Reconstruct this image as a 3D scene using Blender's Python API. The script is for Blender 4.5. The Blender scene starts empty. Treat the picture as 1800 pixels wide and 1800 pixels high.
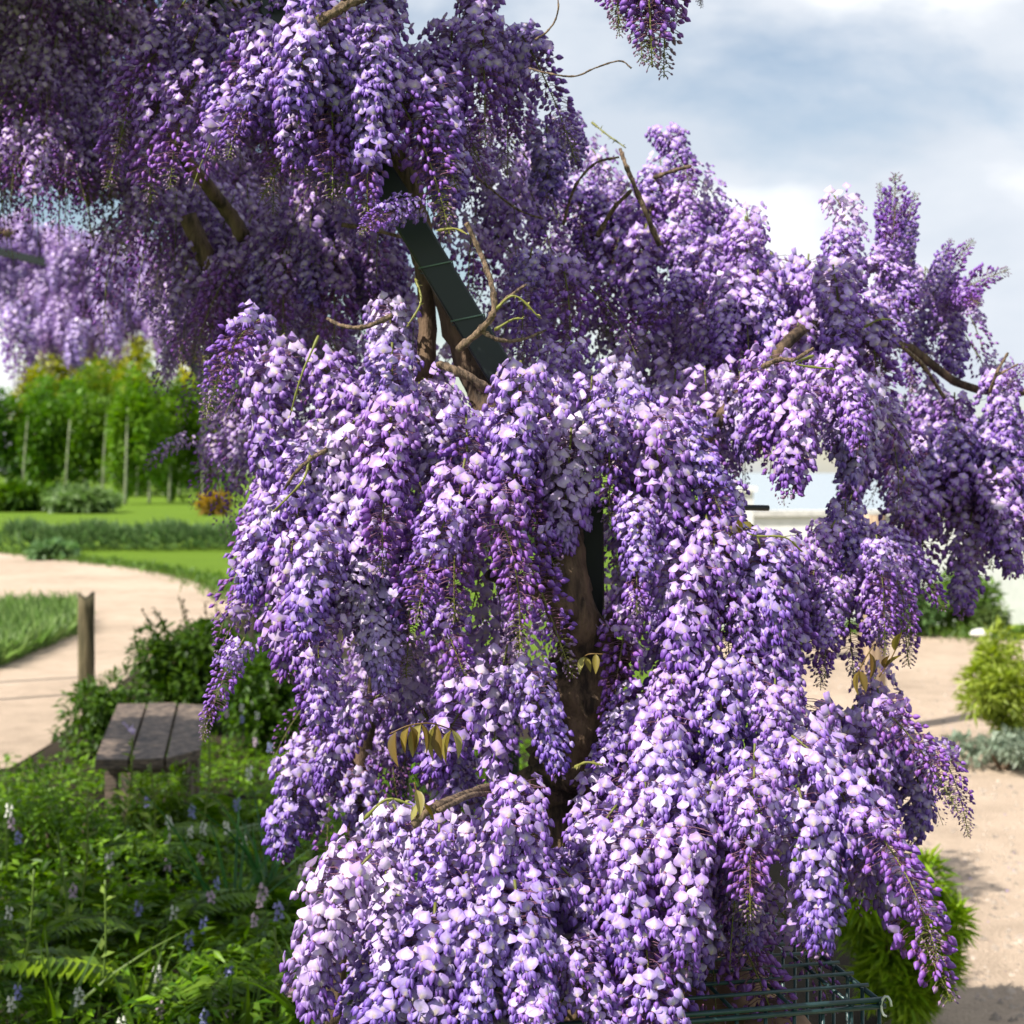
import bpy, math, random
import numpy as np
from mathutils import Vector, Matrix

# ------------------------------------------------------------------ camera, sky, sun, exposure
F, CX, CY, EYE = 2600.0, 900.0, 830.0, 1.6      # focal length in photo pixels, horizon row, eye height
sc = bpy.context.scene
cam_d = bpy.data.cameras.new('camera'); cam = bpy.data.objects.new('camera', cam_d)
sc.collection.objects.link(cam); sc.camera = cam
cam.location = (0, 0, EYE); cam.rotation_euler = (math.radians(90), 0, 0)
cam_d.sensor_width = 36; cam_d.lens = 36 * F / 1800; cam_d.shift_y = -(900 - CY) / 1800
cam_d.clip_start = 0.05; cam_d.clip_end = 6000
cam_d.dof.use_dof = True; cam_d.dof.focus_distance = 1.75; cam_d.dof.aperture_fstop = 9.0

SUN = Vector((-0.54, -0.42, 0.73)).normalized()
w = bpy.data.worlds.new('World'); sc.world = w; w.use_nodes = True
nt = w.node_tree; nt.nodes.clear()
def N(nt, t, **k):
    n = nt.nodes.new(t)
    for a, b in k.items(): setattr(n, a, b)
    return n
def ramp(nt, stops, interp='LINEAR'):
    r = N(nt, 'ShaderNodeValToRGB'); r.color_ramp.interpolation = interp
    e = r.color_ramp.elements
    while len(e) < len(stops): e.new(0.5)
    for i, (p, c) in enumerate(stops):
        e[i].position = p; e[i].color = c if len(c) == 4 else (*c, 1)
    return r
sky = N(nt, 'ShaderNodeTexSky', sky_type='NISHITA'); sky.sun_disc = False
sky.sun_elevation = math.asin(SUN.z); sky.sun_rotation = math.atan2(SUN.x, SUN.y); sky.air_density = 1.2; sky.dust_density = 0.6
tc = N(nt, 'ShaderNodeTexCoord')
mp = N(nt, 'ShaderNodeMapping'); mp.inputs['Location'].default_value = (0.35, 0.1, 0.42); mp.inputs['Scale'].default_value = (1, 1, 2.1)
nz = N(nt, 'ShaderNodeTexNoise'); nz.inputs['Scale'].default_value = 2.6; nz.inputs['Detail'].default_value = 8; nz.inputs['Roughness'].default_value = 0.55; nz.inputs['Distortion'].default_value = 0.25
nz2 = N(nt, 'ShaderNodeTexNoise'); nz2.inputs['Scale'].default_value = 4.2; nz2.inputs['Detail'].default_value = 7; nz2.inputs['Roughness'].default_value = 0.5
cr = ramp(nt, [(0.40, (0, 0, 0)), (0.53, (1, 1, 1))])
cc = ramp(nt, [(0.36, (5.3, 5.9, 6.7)), (0.50, (6.4, 6.8, 7.4)), (0.60, (8.8, 8.9, 9.0))])
mx = N(nt, 'ShaderNodeMix', data_type='RGBA')
bg = N(nt, 'ShaderNodeBackground'); bg.inputs['Strength'].default_value = 0.085
wo = N(nt, 'ShaderNodeOutputWorld')
L = nt.links.new
L(tc.outputs['Generated'], mp.inputs['Vector']); L(mp.outputs[0], nz.inputs['Vector']); L(mp.outputs[0], nz2.inputs['Vector'])
L(nz.outputs['Fac'], cr.inputs[0]); L(nz2.outputs['Fac'], cc.inputs[0])
L(cr.outputs[0], mx.inputs[0]); L(sky.outputs[0], mx.inputs[6]); L(cc.outputs[0], mx.inputs[7])
L(mx.outputs[2], bg.inputs[0]); L(bg.outputs[0], wo.inputs[0])

sl = bpy.data.lights.new('sun', 'SUN'); sl.energy = 5.0; sl.angle = math.radians(0.5); sl.color = (1.0, 0.955, 0.88)
so = bpy.data.objects.new('sun', sl); sc.collection.objects.link(so)
so.rotation_euler = SUN.to_track_quat('Z', 'Y').to_euler()
vs = sc.view_settings; vs.view_transform = 'Standard'; vs.look = 'None'; vs.exposure = 0.62; vs.gamma = 1
sc.cycles.use_denoising = True
sc.cycles.max_bounces = 6; sc.cycles.transmission_bounces = 4; sc.cycles.diffuse_bounces = 2

# ------------------------------------------------------------------ helpers
C = sc.collection
rng = np.random.default_rng(7); random.seed(7)
def P(x, y, d):
    """photo pixel at distance d metres -> point in the garden"""
    return Vector(((x - CX) / F * d, d, EYE - (y - CY) / F * d))
def G(x, y):
    d = EYE * F / (y - CY)
    return Vector(((x - CX) / F * d, d, 0))
class MB:
    """collects numpy geometry: vertices, faces (tri or quad arrays) and a colour per vertex"""
    def __init__(s): s.V = []; s.F = []; s.C = []; s.n = 0
    def add(s, V, F, col=(1, 1, 1)):
        V = np.asarray(V, float).reshape(-1, 3)
        col = np.asarray(col, float)
        if col.ndim == 1: col = np.tile(col[:3], (len(V), 1))
        s.V.append(V); s.C.append(col)
        for f in (F if isinstance(F, (list, tuple)) else [F]):
            s.F.append(np.asarray(f, np.int64) + s.n)
        s.n += len(V)
    def mesh(s, name, mat, smooth=True):
        me = bpy.data.meshes.new(name)
        V = np.concatenate(s.V); Cc = np.concatenate(s.C)
        me.vertices.add(len(V)); me.vertices.foreach_set('co', V.astype(np.float32).ravel())
        loops = np.concatenate([f.ravel() for f in s.F])
        tot = np.concatenate([np.full(len(f), f.shape[1]) for f in s.F])
        st = np.concatenate([[0], np.cumsum(tot)[:-1]])
        me.loops.add(len(loops)); me.loops.foreach_set('vertex_index', loops.astype(np.int32))
        me.polygons.add(len(tot)); me.polygons.foreach_set('loop_start', st.astype(np.int32))
        try: me.polygons.foreach_set('loop_total', tot.astype(np.int32))
        except Exception: pass
        me.update(calc_edges=True)
        me.polygons.foreach_set('use_smooth', np.full(len(tot), smooth))
        a = me.color_attributes.new('col', 'FLOAT_COLOR', 'POINT')
        a.data.foreach_set('color', np.concatenate([Cc, np.ones((len(Cc), 1))], 1).astype(np.float32).ravel())
        me.materials.append(mat); me.validate()
        return me
def obj(name, me, parent=None, loc=None, mw=None, **props):
    o = bpy.data.objects.new(name, me); C.objects.link(o)
    if parent is not None: o.parent = parent
    if loc is not None: o.location = loc
    if mw is not None: o.matrix_basis = mw
    for k, v in props.items(): o[k] = v
    return o
def thing(name, label, cat, loc=(0, 0, 0), group=None):
    o = obj(name, None, loc=loc, label=label, category=cat)
    if group: o['group'] = group
    return o
def tube(mb, pts, rad, k=6, col=(1, 1, 1), jit=0.0, cap=True):
    pts = [Vector(p) for p in pts]; n = len(pts)
    rad = rad if hasattr(rad, '__len__') else [rad] * n
    V = []; up = Vector((0.3, 0.9, 0.2)).normalized()
    for i, p in enumerate(pts):
        t = (pts[min(i + 1, n - 1)] - pts[max(i - 1, 0)]).normalized()
        a = t.cross(up)
        if a.length < 1e-4: a = t.orthogonal()
        a.normalize(); b = t.cross(a)
        for j in range(k):
            th = 2 * math.pi * j / k
            r = rad[i] * (1 + jit * math.sin(j * 2.4 + i * 0.9) + jit * 0.6 * random.uniform(-1, 1))
            V.append(p + (a * math.cos(th) + b * math.sin(th)) * r)
    Q = [[i * k + j, i * k + (j + 1) % k, (i + 1) * k + (j + 1) % k, (i + 1) * k + j] for i in range(n - 1) for j in range(k)]
    Fs = [np.array(Q)]
    if cap:
        V.append(pts[0]); V.append(pts[-1]); m = n * k
        Fs.append(np.array([[m, (j + 1) % k, j] for j in range(k)] + [[m + 1, (n - 1) * k + j, (n - 1) * k + (j + 1) % k] for j in range(k)]))
    c = np.asarray(col, float)
    if c.ndim == 2 and len(c) == n: c = np.concatenate([np.repeat(c, k, 0)] + ([c[:1], c[-1:]] if cap else []))
    mb.add(V, Fs, c)
def spline(pts, n=6):
    """Catmull-Rom through pts"""
    p = [Vector(q) for q in pts]; p = [p[0] * 2 - p[1]] + p + [p[-1] * 2 - p[-2]]
    out = []
    for i in range(1, len(p) - 2):
        for j in range(n):
            t = j / n; a, b, c, d = p[i - 1], p[i], p[i + 1], p[i + 2]
            out.append(0.5 * ((2 * b) + (c - a) * t + (2 * a - 5 * b + 4 * c - d) * t * t + (3 * b - a - 3 * c + d) * t ** 3))
    out.append(p[-2]); return out
BOXF = np.array([[0, 3, 2, 1], [4, 5, 6, 7], [0, 1, 5, 4], [1, 2, 6, 5], [2, 3, 7, 6], [3, 0, 4, 7]])
def box(mb, lo, hi, col=(1, 1, 1), M=None):
    x0, y0, z0 = lo; x1, y1, z1 = hi
    V = [(x0, y0, z0), (x1, y0, z0), (x1, y1, z0), (x0, y1, z0), (x0, y0, z1), (x1, y0, z1), (x1, y1, z1), (x0, y1, z1)]
    if M is not None: V = [M @ Vector(v) for v in V]
    mb.add(V, BOXF, col)
def poly_sheet(name, pts, z, mat, kind='structure'):
    import bmesh
    bm = bmesh.new(); vs_ = [bm.verts.new((p[0], p[1], z)) for p in pts]; f = bm.faces.new(vs_); 
    if f.normal.z < 0: f.normal_flip()
    bmesh.ops.triangulate(bm, faces=bm.faces[:])
    me = bpy.data.meshes.new(name); bm.to_mesh(me); bm.free(); me.materials.append(mat)
    return obj(name, me, kind=kind)

# ------------------------------------------------------------------ materials
def mat_new(name):
    m = bpy.data.materials.new(name); m.use_nodes = True; t = m.node_tree
    return m, t, t.nodes['Principled BSDF'], t.nodes['Material Output']
def petal_mat(name, trans=0.30, rough=0.42, sat=1.0):
    m, t, b, out = mat_new(name); l = t.links.new
    at = N(t, 'ShaderNodeAttribute', attribute_name='col')
    oi = N(t, 'ShaderNodeObjectInfo')
    tcn = N(t, 'ShaderNodeTexCoord')
    nz = N(t, 'ShaderNodeTexNoise'); nz.inputs['Scale'].default_value = 260; nz.inputs['Detail'].default_value = 3
    l(tcn.outputs['Object'], nz.inputs['Vector'])
    hs = N(t, 'ShaderNodeHueSaturation')
    mh = N(t, 'ShaderNodeMapRange'); mh.inputs[3].default_value = 0.487; mh.inputs[4].default_value = 0.514
    l(oi.outputs['Random'], mh.inputs[0]); l(mh.outputs[0], hs.inputs['Hue'])
    mv = N(t, 'ShaderNodeMapRange'); mv.inputs[1].default_value = 0.25; mv.inputs[2].default_value = 0.75; mv.inputs[3].default_value = 0.86; mv.inputs[4].default_value = 1.12
    l(nz.outputs['Fac'], mv.inputs[0]); l(mv.outputs[0], hs.inputs['Value']); hs.inputs['Saturation'].default_value = sat
    l(at.outputs['Color'], hs.inputs['Color'])
    l(hs.outputs[0], b.inputs['Base Color']); b.inputs['Roughness'].default_value = rough; b.inputs['Specular IOR Level'].default_value = 0.35
    tr = N(t, 'ShaderNodeBsdfTranslucent')
    h2 = N(t, 'ShaderNodeHueSaturation'); h2.inputs['Saturation'].default_value = 1.15; l(hs.outputs[0], h2.inputs['Color']); l(h2.outputs[0], tr.inputs[0])
    mxs = N(t, 'ShaderNodeMixShader'); mxs.inputs[0].default_value = trans
    l(b.outputs[0], mxs.inputs[1]); l(tr.outputs[0], mxs.inputs[2]); l(mxs.outputs[0], out.inputs[0])
    return m
def leaf_mat(name, trans=0.35, rough=0.4):
    return petal_mat(name, trans, rough)
def bark_mat(name, c1, c2, scale=18, zs=0.25, bump=0.6, rough=0.85):
    m, t, b, out = mat_new(name); l = t.links.new
    tcn = N(t, 'ShaderNodeTexCoord'); mpn = N(t, 'ShaderNodeMapping'); mpn.inputs['Scale'].default_value = (1, 1, zs)
    nz = N(t, 'ShaderNodeTexNoise'); nz.inputs['Scale'].default_value = scale; nz.inputs['Detail'].default_value = 8; nz.inputs['Roughness'].default_value = 0.65
    l(tcn.outputs['Object'], mpn.inputs[0]); l(mpn.outputs[0], nz.inputs['Vector'])
    r = ramp(t, [(0.40, c1), (0.60, c2)]); l(nz.outputs['Fac'], r.inputs[0]); l(r.outputs[0], b.inputs['Base Color'])
    bp = N(t, 'ShaderNodeBump'); bp.inputs['Strength'].default_value = bump; bp.inputs['Distance'].default_value = 0.012
    l(nz.outputs['Fac'], bp.inputs['Height']); l(bp.outputs[0], b.inputs['Normal']); b.inputs['Roughness'].default_value = rough
    return m
def ground_mat(name, stops, scales=(0.35, 6, 70), mix=(0.5, 0.3, 0.2), bump=0.4, dist=0.01, rough=0.95):
    m, t, b, out = mat_new(name); l = t.links.new
    g = N(t, 'ShaderNodeNewGeometry'); acc = None
    for s_, w_ in zip(scales, mix):
        nz = N(t, 'ShaderNodeTexNoise'); nz.inputs['Scale'].default_value = s_; nz.inputs['Detail'].default_value = 5; nz.inputs['Roughness'].default_value = 0.6
        l(g.outputs['Position'], nz.inputs['Vector'])
        mu = N(t, 'ShaderNodeMath', operation='MULTIPLY_ADD'); mu.inputs[1].default_value = w_
        l(nz.outputs['Fac'], mu.inputs[0])
        if acc is None: mu.inputs[2].default_value = 0
        else: l(acc.outputs[0], mu.inputs[2])
        acc = mu; last = nz
    r = ramp(t, stops); l(acc.outputs[0], r.inputs[0]); l(r.outputs[0], b.inputs['Base Color'])
    bp = N(t, 'ShaderNodeBump'); bp.inputs['Strength'].default_value = bump; bp.inputs['Distance'].default_value = dist
    l(last.outputs['Fac'], bp.inputs['Height']); l(bp.outputs[0], b.inputs['Normal'])
    b.inputs['Roughness'].default_value = rough; b.inputs['Specular IOR Level'].default_value = 0.15
    return m
def plain(name, col, rough=0.5, metal=0.0, nscale=40, namt=0.25, bump=0.0):
    m, t, b, out = mat_new(name); l = t.links.new
    tcn = N(t, 'ShaderNodeTexCoord'); nz = N(t, 'ShaderNodeTexNoise'); nz.inputs['Scale'].default_value = nscale; nz.inputs['Detail'].default_value = 6
    l(tcn.outputs['Object'], nz.inputs['Vector'])
    lo = tuple(c * (1 - namt) for c in col); hi = tuple(min(1, c * (1 + namt)) for c in col)
    r = ramp(t, [(0.3, lo), (0.7, hi)]); l(nz.outputs['Fac'], r.inputs[0]); l(r.outputs[0], b.inputs['Base Color'])
    b.inputs['Roughness'].default_value = rough; b.inputs['Metallic'].default_value = metal
    if bump:
        bp = N(t, 'ShaderNodeBump'); bp.inputs['Strength'].default_value = bump; bp.inputs['Distance'].default_value = 0.004
        l(nz.outputs['Fac'], bp.inputs['Height']); l(bp.outputs[0], b.inputs['Normal'])
    return m
M_petal = petal_mat('wisteria_petals', 0.22)
M_stem = leaf_mat('green_stalks', 0.1, 0.5)
M_leaf = leaf_mat('foliage', 0.42, 0.42)
M_bark = bark_mat('vine_bark', (0.03, 0.018, 0.010), (0.19, 0.12, 0.07), 45, 0.22, 1.0)
M_twig = bark_mat('twig_bark', (0.07, 0.045, 0.028), (0.30, 0.20, 0.125), 160, 0.5, 0.9)
M_trunk = bark_mat('pale_tree_bark', (0.13, 0.15, 0.08), (0.32, 0.34, 0.22), 5, 0.2, 0.3)
M_steel = plain('green_powder_coat', (0.0014, 0.0075, 0.006), 0.5, 0.0, 30, 0.2)
M_wire = plain('green_coated_wire', (0.02, 0.055, 0.055), 0.35, 0.0, 60, 0.2)
M_tie = plain('pale_tie', (0.10, 0.17, 0.12), 0.5)
M_clip = plain('white_plastic', (0.6, 0.6, 0.55), 0.4)
M_wood = bark_mat('weathered_wood', (0.045, 0.032, 0.025), (0.20, 0.145, 0.105), 26, 6.0, 0.45, 0.7)
M_post = bark_mat('mossy_post', (0.04, 0.035, 0.012), (0.15, 0.12, 0.06), 22, 0.12, 0.8)
M_timber = bark_mat('pale_timber', (0.16, 0.10, 0.06), (0.46, 0.33, 0.22), 16, 0.08, 0.4)
M_render = plain('white_render', (0.80, 0.79, 0.76), 0.9, 0, 7, 0.08, 0.3)
M_stone = plain('brown_stone', (0.20, 0.12, 0.08), 0.85, 0, 25, 0.45, 0.8)
M_paleStone = plain('pale_stone', (0.62, 0.60, 0.56), 0.85, 0, 25, 0.2, 0.8)
M_grass = ground_mat('lawn', [(0.25, (0.07, 0.135, 0.010)), (0.5, (0.13, 0.22, 0.015)), (0.75, (0.19, 0.28, 0.025))], (0.8, 7, 60), (0.35, 0.35, 0.30), 1.0, 0.03)
M_gravel = ground_mat('sandy_gravel', [(0.30, (0.22, 0.16, 0.11)), (0.42, (0.43, 0.33, 0.245)), (0.52, (0.56, 0.43, 0.32)), (0.72, (0.70, 0.57, 0.45))], (0.55, 5, 75), (0.42, 0.28, 0.30), 1.0, 0.02)
M_soil = ground_mat('bed_soil', [(0.3, (0.012, 0.009, 0.006)), (0.7, (0.05, 0.036, 0.022))], (1, 12, 60))

# ------------------------------------------------------------------ ground, path, lawn, wall
ground = poly_sheet('ground', [(-900, -40), (900, -40), (900, 2500), (-900, 2500)], 0, M_grass)
left_path = [G(-260, 968), G(0, 971), G(120, 985), G(250, 1001), G(340, 1018), G(395, 1036), G(432, 1062)] + \
    [G(400, 1085), G(320, 1125), G(240, 1180), G(165, 1240), G(90, 1310), G(20, 1352), G(-120, 1370), G(-700, 1300), G(-900, 1120)]
poly_sheet('gravel_path', left_path, 0.012, M_gravel)
right_path = [G(1180, 1128), G(1500, 1112), G(1600, 1114), G(1700, 1122), G(1830, 1128), G(2400, 1150), Vector((9, 3, 0)), Vector((5, 1.5, 0)),
    Vector((1.0, 1.5, 0)), G(1540, 1790), G(1500, 1500), G(1400, 1330), G(1240, 1200)]
poly_sheet('gravel_yard', right_path, 0.012, M_gravel)
bed = [G(432, 1066), G(520, 1075), G(760, 1120), G(1200, 1260), Vector((1.15, 4.0, 0)), Vector((0.8, 1.0, 0)), Vector((-3, 1.0, 0)), Vector((-4, 6, 0)), G(-120, 1368), G(20, 1350), G(90, 1308), G(165, 1238), G(240, 1178), G(320, 1123), G(400, 1083)]
poly_sheet('flower_bed_soil', bed, 0.006, M_soil)

M_sea, t_, b__, o_ = mat_new('pale_sea'); b__.inputs['Base Color'].default_value = (0.32, 0.38, 0.42, 1); b__.inputs['Roughness'].default_value = 0.25
nz_ = N(t_, 'ShaderNodeTexNoise'); nz_.inputs['Scale'].default_value = 0.6; nz_.inputs['Detail'].default_value = 6; bp_ = N(t_, 'ShaderNodeBump'); bp_.inputs['Strength'].default_value = 0.3; bp_.inputs['Distance'].default_value = 0.3
g_ = N(t_, 'ShaderNodeNewGeometry'); t_.links.new(g_.outputs['Position'], nz_.inputs['Vector']); t_.links.new(nz_.outputs['Fac'], bp_.inputs['Height']); t_.links.new(bp_.outputs[0], b__.inputs['Normal'])
poly_sheet('sea', [(2.45, 18.5), (60, 22), (1500, 300), (1500, 2500), (330, 2500)], 0.03, M_sea)

def leafV(n):
    """unit leaf: a folded lanceolate blade along +X, 6 vertices"""
    V = np.array([[0, 0, 0], [0.42, -0.26, 0.05], [0.42, 0, -0.03], [0.42, 0.26, 0.05], [1.0, 0, -0.12]])
    Fq = np.array([[0, 1, 2], [0, 2, 3], [1, 4, 2], [2, 4, 3]])
    return V, Fq
LV, LF = leafV(0)
def rot_frames(dirs, roll):
    """rotation matrices whose X axis is dirs"""
    x = dirs / np.linalg.norm(dirs, axis=1, keepdims=True)
    ref = np.tile([0.0, 0.0, 1.0], (len(x), 1)); ref[np.abs(x[:, 2]) > 0.95] = [1, 0, 0]
    y = np.cross(ref, x); y /= np.linalg.norm(y, axis=1, keepdims=True); z = np.cross(x, y)
    c, s = np.cos(roll)[:, None], np.sin(roll)[:, None]
    return np.stack([x, y * c + z * s, -y * s + z * c], 2)
def leaves(mb, pos, dirs, size, cols, roll=None, width=1.0, quad=False):
    n = len(pos)
    if n == 0: return
    roll = rng.uniform(-0.8, 0.8, n) if roll is None else roll
    R = rot_frames(np.asarray(dirs, float), roll)
    T = LV * np.array([1, width, 1])
    V = np.einsum('nij,kj->nki', R, T) * np.asarray(size).reshape(-1, 1, 1) + np.asarray(pos)[:, None, :]
    Ff = (LF[None] + (np.arange(n) * len(LV))[:, None, None]).reshape(-1, 3)
    mb.add(V.reshape(-1, 3), Ff, np.repeat(cols, len(LV), 0))
def colmix(n, a, b, var=0.15):
    t = rng.random((n, 1)); c = np.array(a) * (1 - t) + np.array(b) * t
    return c * (1 + rng.normal(0, var, (n, 1))).clip(0.5, 1.6)
def crown(mb, centre, rad, n, size, ca, cb, lobes=22, lobe_r=0.4, width=1.1, droop=-0.1, floor=None):
    """leaves clumped round lobe centres inside an ellipsoid"""
    cen = np.asarray(centre, float); rad = np.asarray(rad, float)
    u = rng.normal(size=(lobes, 3)); u /= np.linalg.norm(u, axis=1, keepdims=True)
    u *= rng.uniform(0.35, 0.95, (lobes, 1))
    k = rng.integers(0, lobes, n)
    v = rng.normal(size=(n, 3)); v /= np.linalg.norm(v, axis=1, keepdims=True)
    lr = rng.uniform(0.6, 1.3, lobes)[k][:, None] * lobe_r
    p = u[k] + v * lr * rng.uniform(0.55, 1.0, (n, 1)) ** 0.5
    pos = cen + p * rad
    if floor is not None: pos[:, 2] = np.maximum(pos[:, 2], floor + rng.random(n) * 0.05)
    d = v * 0.8 + rng.normal(0, 0.5, (n, 3)) + [0, 0, droop]
    shade = rng.uniform(0.8, 1.2, lobes)[k][:, None]
    leaves(mb, pos, d, size * rng.uniform(0.6, 1.3, n), colmix(n, ca, cb) * shade, width=width)

# white rendered wall with end pier (to the right, beyond the gravel)
wl = thing('garden_wall', 'long white rendered garden wall with pale coping behind the green shrubs', 'wall', P(1290, 1112, 15))
a, b_ = P(1290, 1112, 15.0), P(2300, 1110, 16.4)
dv = (b_ - a); ang = math.atan2(dv.y, dv.x); Lw = dv.length
R = Matrix.Rotation(ang, 4, 'Z')
mb = MB(); box(mb, (0.16, -0.11, -0.02), (Lw, 0.11, 1.15), M=R); obj('wall_face', mb.mesh('wall_face', M_render, False), wl).location.z = -wl.location.z
mb = MB(); box(mb, (0.16, -0.15, 1.153), (Lw, 0.15, 1.21), M=R); obj('coping', mb.mesh('coping', M_paleStone, False), wl).location.z = -wl.location.z
mb = MB(); box(mb, (-0.14, -0.14, -0.02), (0.155, 0.14, 1.40), M=R); box(mb, (-0.17, -0.17, 1.402), (0.185, 0.17, 1.46), M=R)
obj('end_pier', mb.mesh('end_pier', M_render, False), wl).location.z = -wl.location.z

# timber post at the yard's edge, seen under the hanging flowers
def post(name, label, x, ytop, d, wpx, mat, lean=0.0, ragged=0.03):
    t = P(x, ytop, d); t_z = t.z; r = wpx / 2 / F * d
    o = None
    mb = MB(); k = 14; rows = 9; V = []; Q = []
    for i in range(rows):
        z = t_z * i / (rows - 1)
        for j in range(k):
            th = 2 * math.pi * j / k
            q = r * (1 + 0.05 * math.sin(3 * th + 1) + 0.03 * math.sin(j * 5 + i))
            zz = z + (ragged * math.sin(th * 2 + 0.7) + ragged * 0.5 * random.uniform(-1, 1) if i == rows - 1 else 0)
            V.append((q * math.cos(th) + lean * z, q * math.sin(th), zz))
    for i in range(rows - 1):
        for j in range(k): Q.append([i * k + j, i * k + (j + 1) % k, (i + 1) * k + (j + 1) % k, (i + 1) * k + j])
    V.append((lean * t_z, 0, t_z - ragged * 0.6)); m = len(V) - 1; s0 = (rows - 1) * k
    mb.add(V, [np.array(Q), np.array([[m, s0 + j, s0 + (j + 1) % k] for j in range(k)])])
    o = obj(name, mb.mesh(name, mat), loc=(t.x, t.y, 0), label=label, category='post')
    return o
post('wooden_post', 'short weathered mossy wooden post standing at the edge of the curving gravel path', 151, 1046, 10.4, 29, M_post)
post('timber_post', 'pale round timber post under the hanging flowers at the edge of the gravel yard', 1533, 905, 9.0, 46, M_timber, ragged=0.004)

# ------------------------------------------------------------------ steel pergola
perg = thing('steel_pergola', 'dark green steel pergola arches carrying the flowering wisteria', 'pergola', (0, 0, 0))
def beam(pts, wd, dp, name='rib', mat=M_steel, par=None):
    """square section swept along pts"""
    mb = MB(); pts = [Vector(p) for p in pts]; V = []
    for i, p in enumerate(pts):
        t = (pts[min(i + 1, len(pts) - 1)] - pts[max(i - 1, 0)]).normalized()
        y = Vector((0, 1, 0)); a = t.cross(y).normalized()
        bv = 0.12
        for (u, v) in ((-1, -1 + bv), (-1 + bv, -1), (1 - bv, -1), (1, -1 + bv), (1, 1 - bv), (1 - bv, 1), (-1 + bv, 1), (-1, 1 - bv)):
            V.append(p + a * u * wd / 2 + y * v * dp / 2)
    Q = [[i * 8 + j, i * 8 + (j + 1) % 8, (i + 1) * 8 + (j + 1) % 8, (i + 1) * 8 + j] for i in range(len(pts) - 1) for j in range(8)]
    mb.add(V, np.array(Q)); return obj(name, mb.mesh(name, mat, False), par or perg)
def arch(Y, dx=0.0, w_=0.058):
    k0 = P(1035, 900, 2.12); k1 = P(870, 640, 2.12); k2 = P(692, 345, 2.12); k3 = P(547, 115, 2.12); k4 = P(330, -220, 2.12)
    base = [Vector((k0.x, 0, 0)), Vector((k0.x, 0, 1.42)), k0, k1, k2, k3, k4, Vector((-1.0, 0, 2.78)), Vector((-1.75, 0, 2.95)), Vector((-2.5, 0, 2.78)), Vector((-3.05, 0, 2.2)), Vector((-3.3, 0, 1.5)), Vector((-3.3, 0, 0))]
    return [Vector((p.x + dx, Y, p.z)) for p in base]
beam(arch(2.12), 0.042, 0.05)
beam(arch(3.55, -0.12), 0.056, 0.05)
beam(arch(5.2, -0.5), 0.056, 0.05)
for (z, x) in ((2.40, -0.50), (2.93, -1.75)):
    mb = MB(); tube(mb, [(x, 2.16, z), (x - 0.02, 3.5, z), (x - 0.3, 5.2, z)], 0.012, 8); obj('purlin', mb.mesh('purlin', M_steel), perg)
mb = MB(); tube(mb, [P(1060, 886, 2.16), P(1250, 891, 2.28), P(1350, 893, 2.33)], 0.0048, 8); obj('side_rod', mb.mesh('side_rod', M_steel), perg)
for (x, y) in ((767, 470), (823, 562)):       # pale ties round the beam
    c = P(x, y, 2.12); ax = (P(700, 345, 2.12) - P(880, 640, 2.12)).normalized(); a = ax.cross(Vector((0, 1, 0))).normalized() ; yv = Vector((0, 1, 0))
    ring = [c + a * 0.0228 * u + yv * 0.0275 * v + ax * 0.008 * u for u, v in ((-1, -1), (0, -1), (1, -1), (1, 1), (-1, 1), (-1, -1))]
    mb = MB(); tube(mb, ring, 0.0012, 5); obj('wire_tie', mb.mesh('wire_tie', M_tie), perg)

# ------------------------------------------------------------------ wisteria: blossoms, buds, clusters
WHITE = np.array([0.82, 0.75, 0.87]); LILAC = np.array([0.50, 0.345, 0.715]); EDGE = np.array([0.36, 0.19, 0.60])
YEL = np.array([0.74, 0.66, 0.25]); VIO = np.array([0.13, 0.03, 0.40]); BUD = np.array([0.255, 0.095, 0.50]); PINK = np.array([0.48, 0.20, 0.32])
STALK = np.array([0.20, 0.21, 0.045]); PED = np.array([0.22, 0.10, 0.15])
def lens(L_, w_, h_, rows, k, c0, c1, bend=0.0):
    V = []; cs = []
    for i in range(rows + 1):
        t = i / rows; r = max(0.02, math.sin(math.pi * t ** 0.75) ** 0.8) if 0 < t < 1 else 0.12
        for j in range(k):
            th = 2 * math.pi * j / k
            V.append((L_ * t, w_ * r * math.cos(th), h_ * r * math.sin(th) - bend * t * t))
            cs.append(c0 * (1 - t) + c1 * t)
    Q = [[i * k + j, i * k + (j + 1) % k, (i + 1) * k + (j + 1) % k, (i + 1) * k + j] for i in range(rows) for j in range(k)]
    return np.array(V), np.array(Q), np.array(cs)
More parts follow.
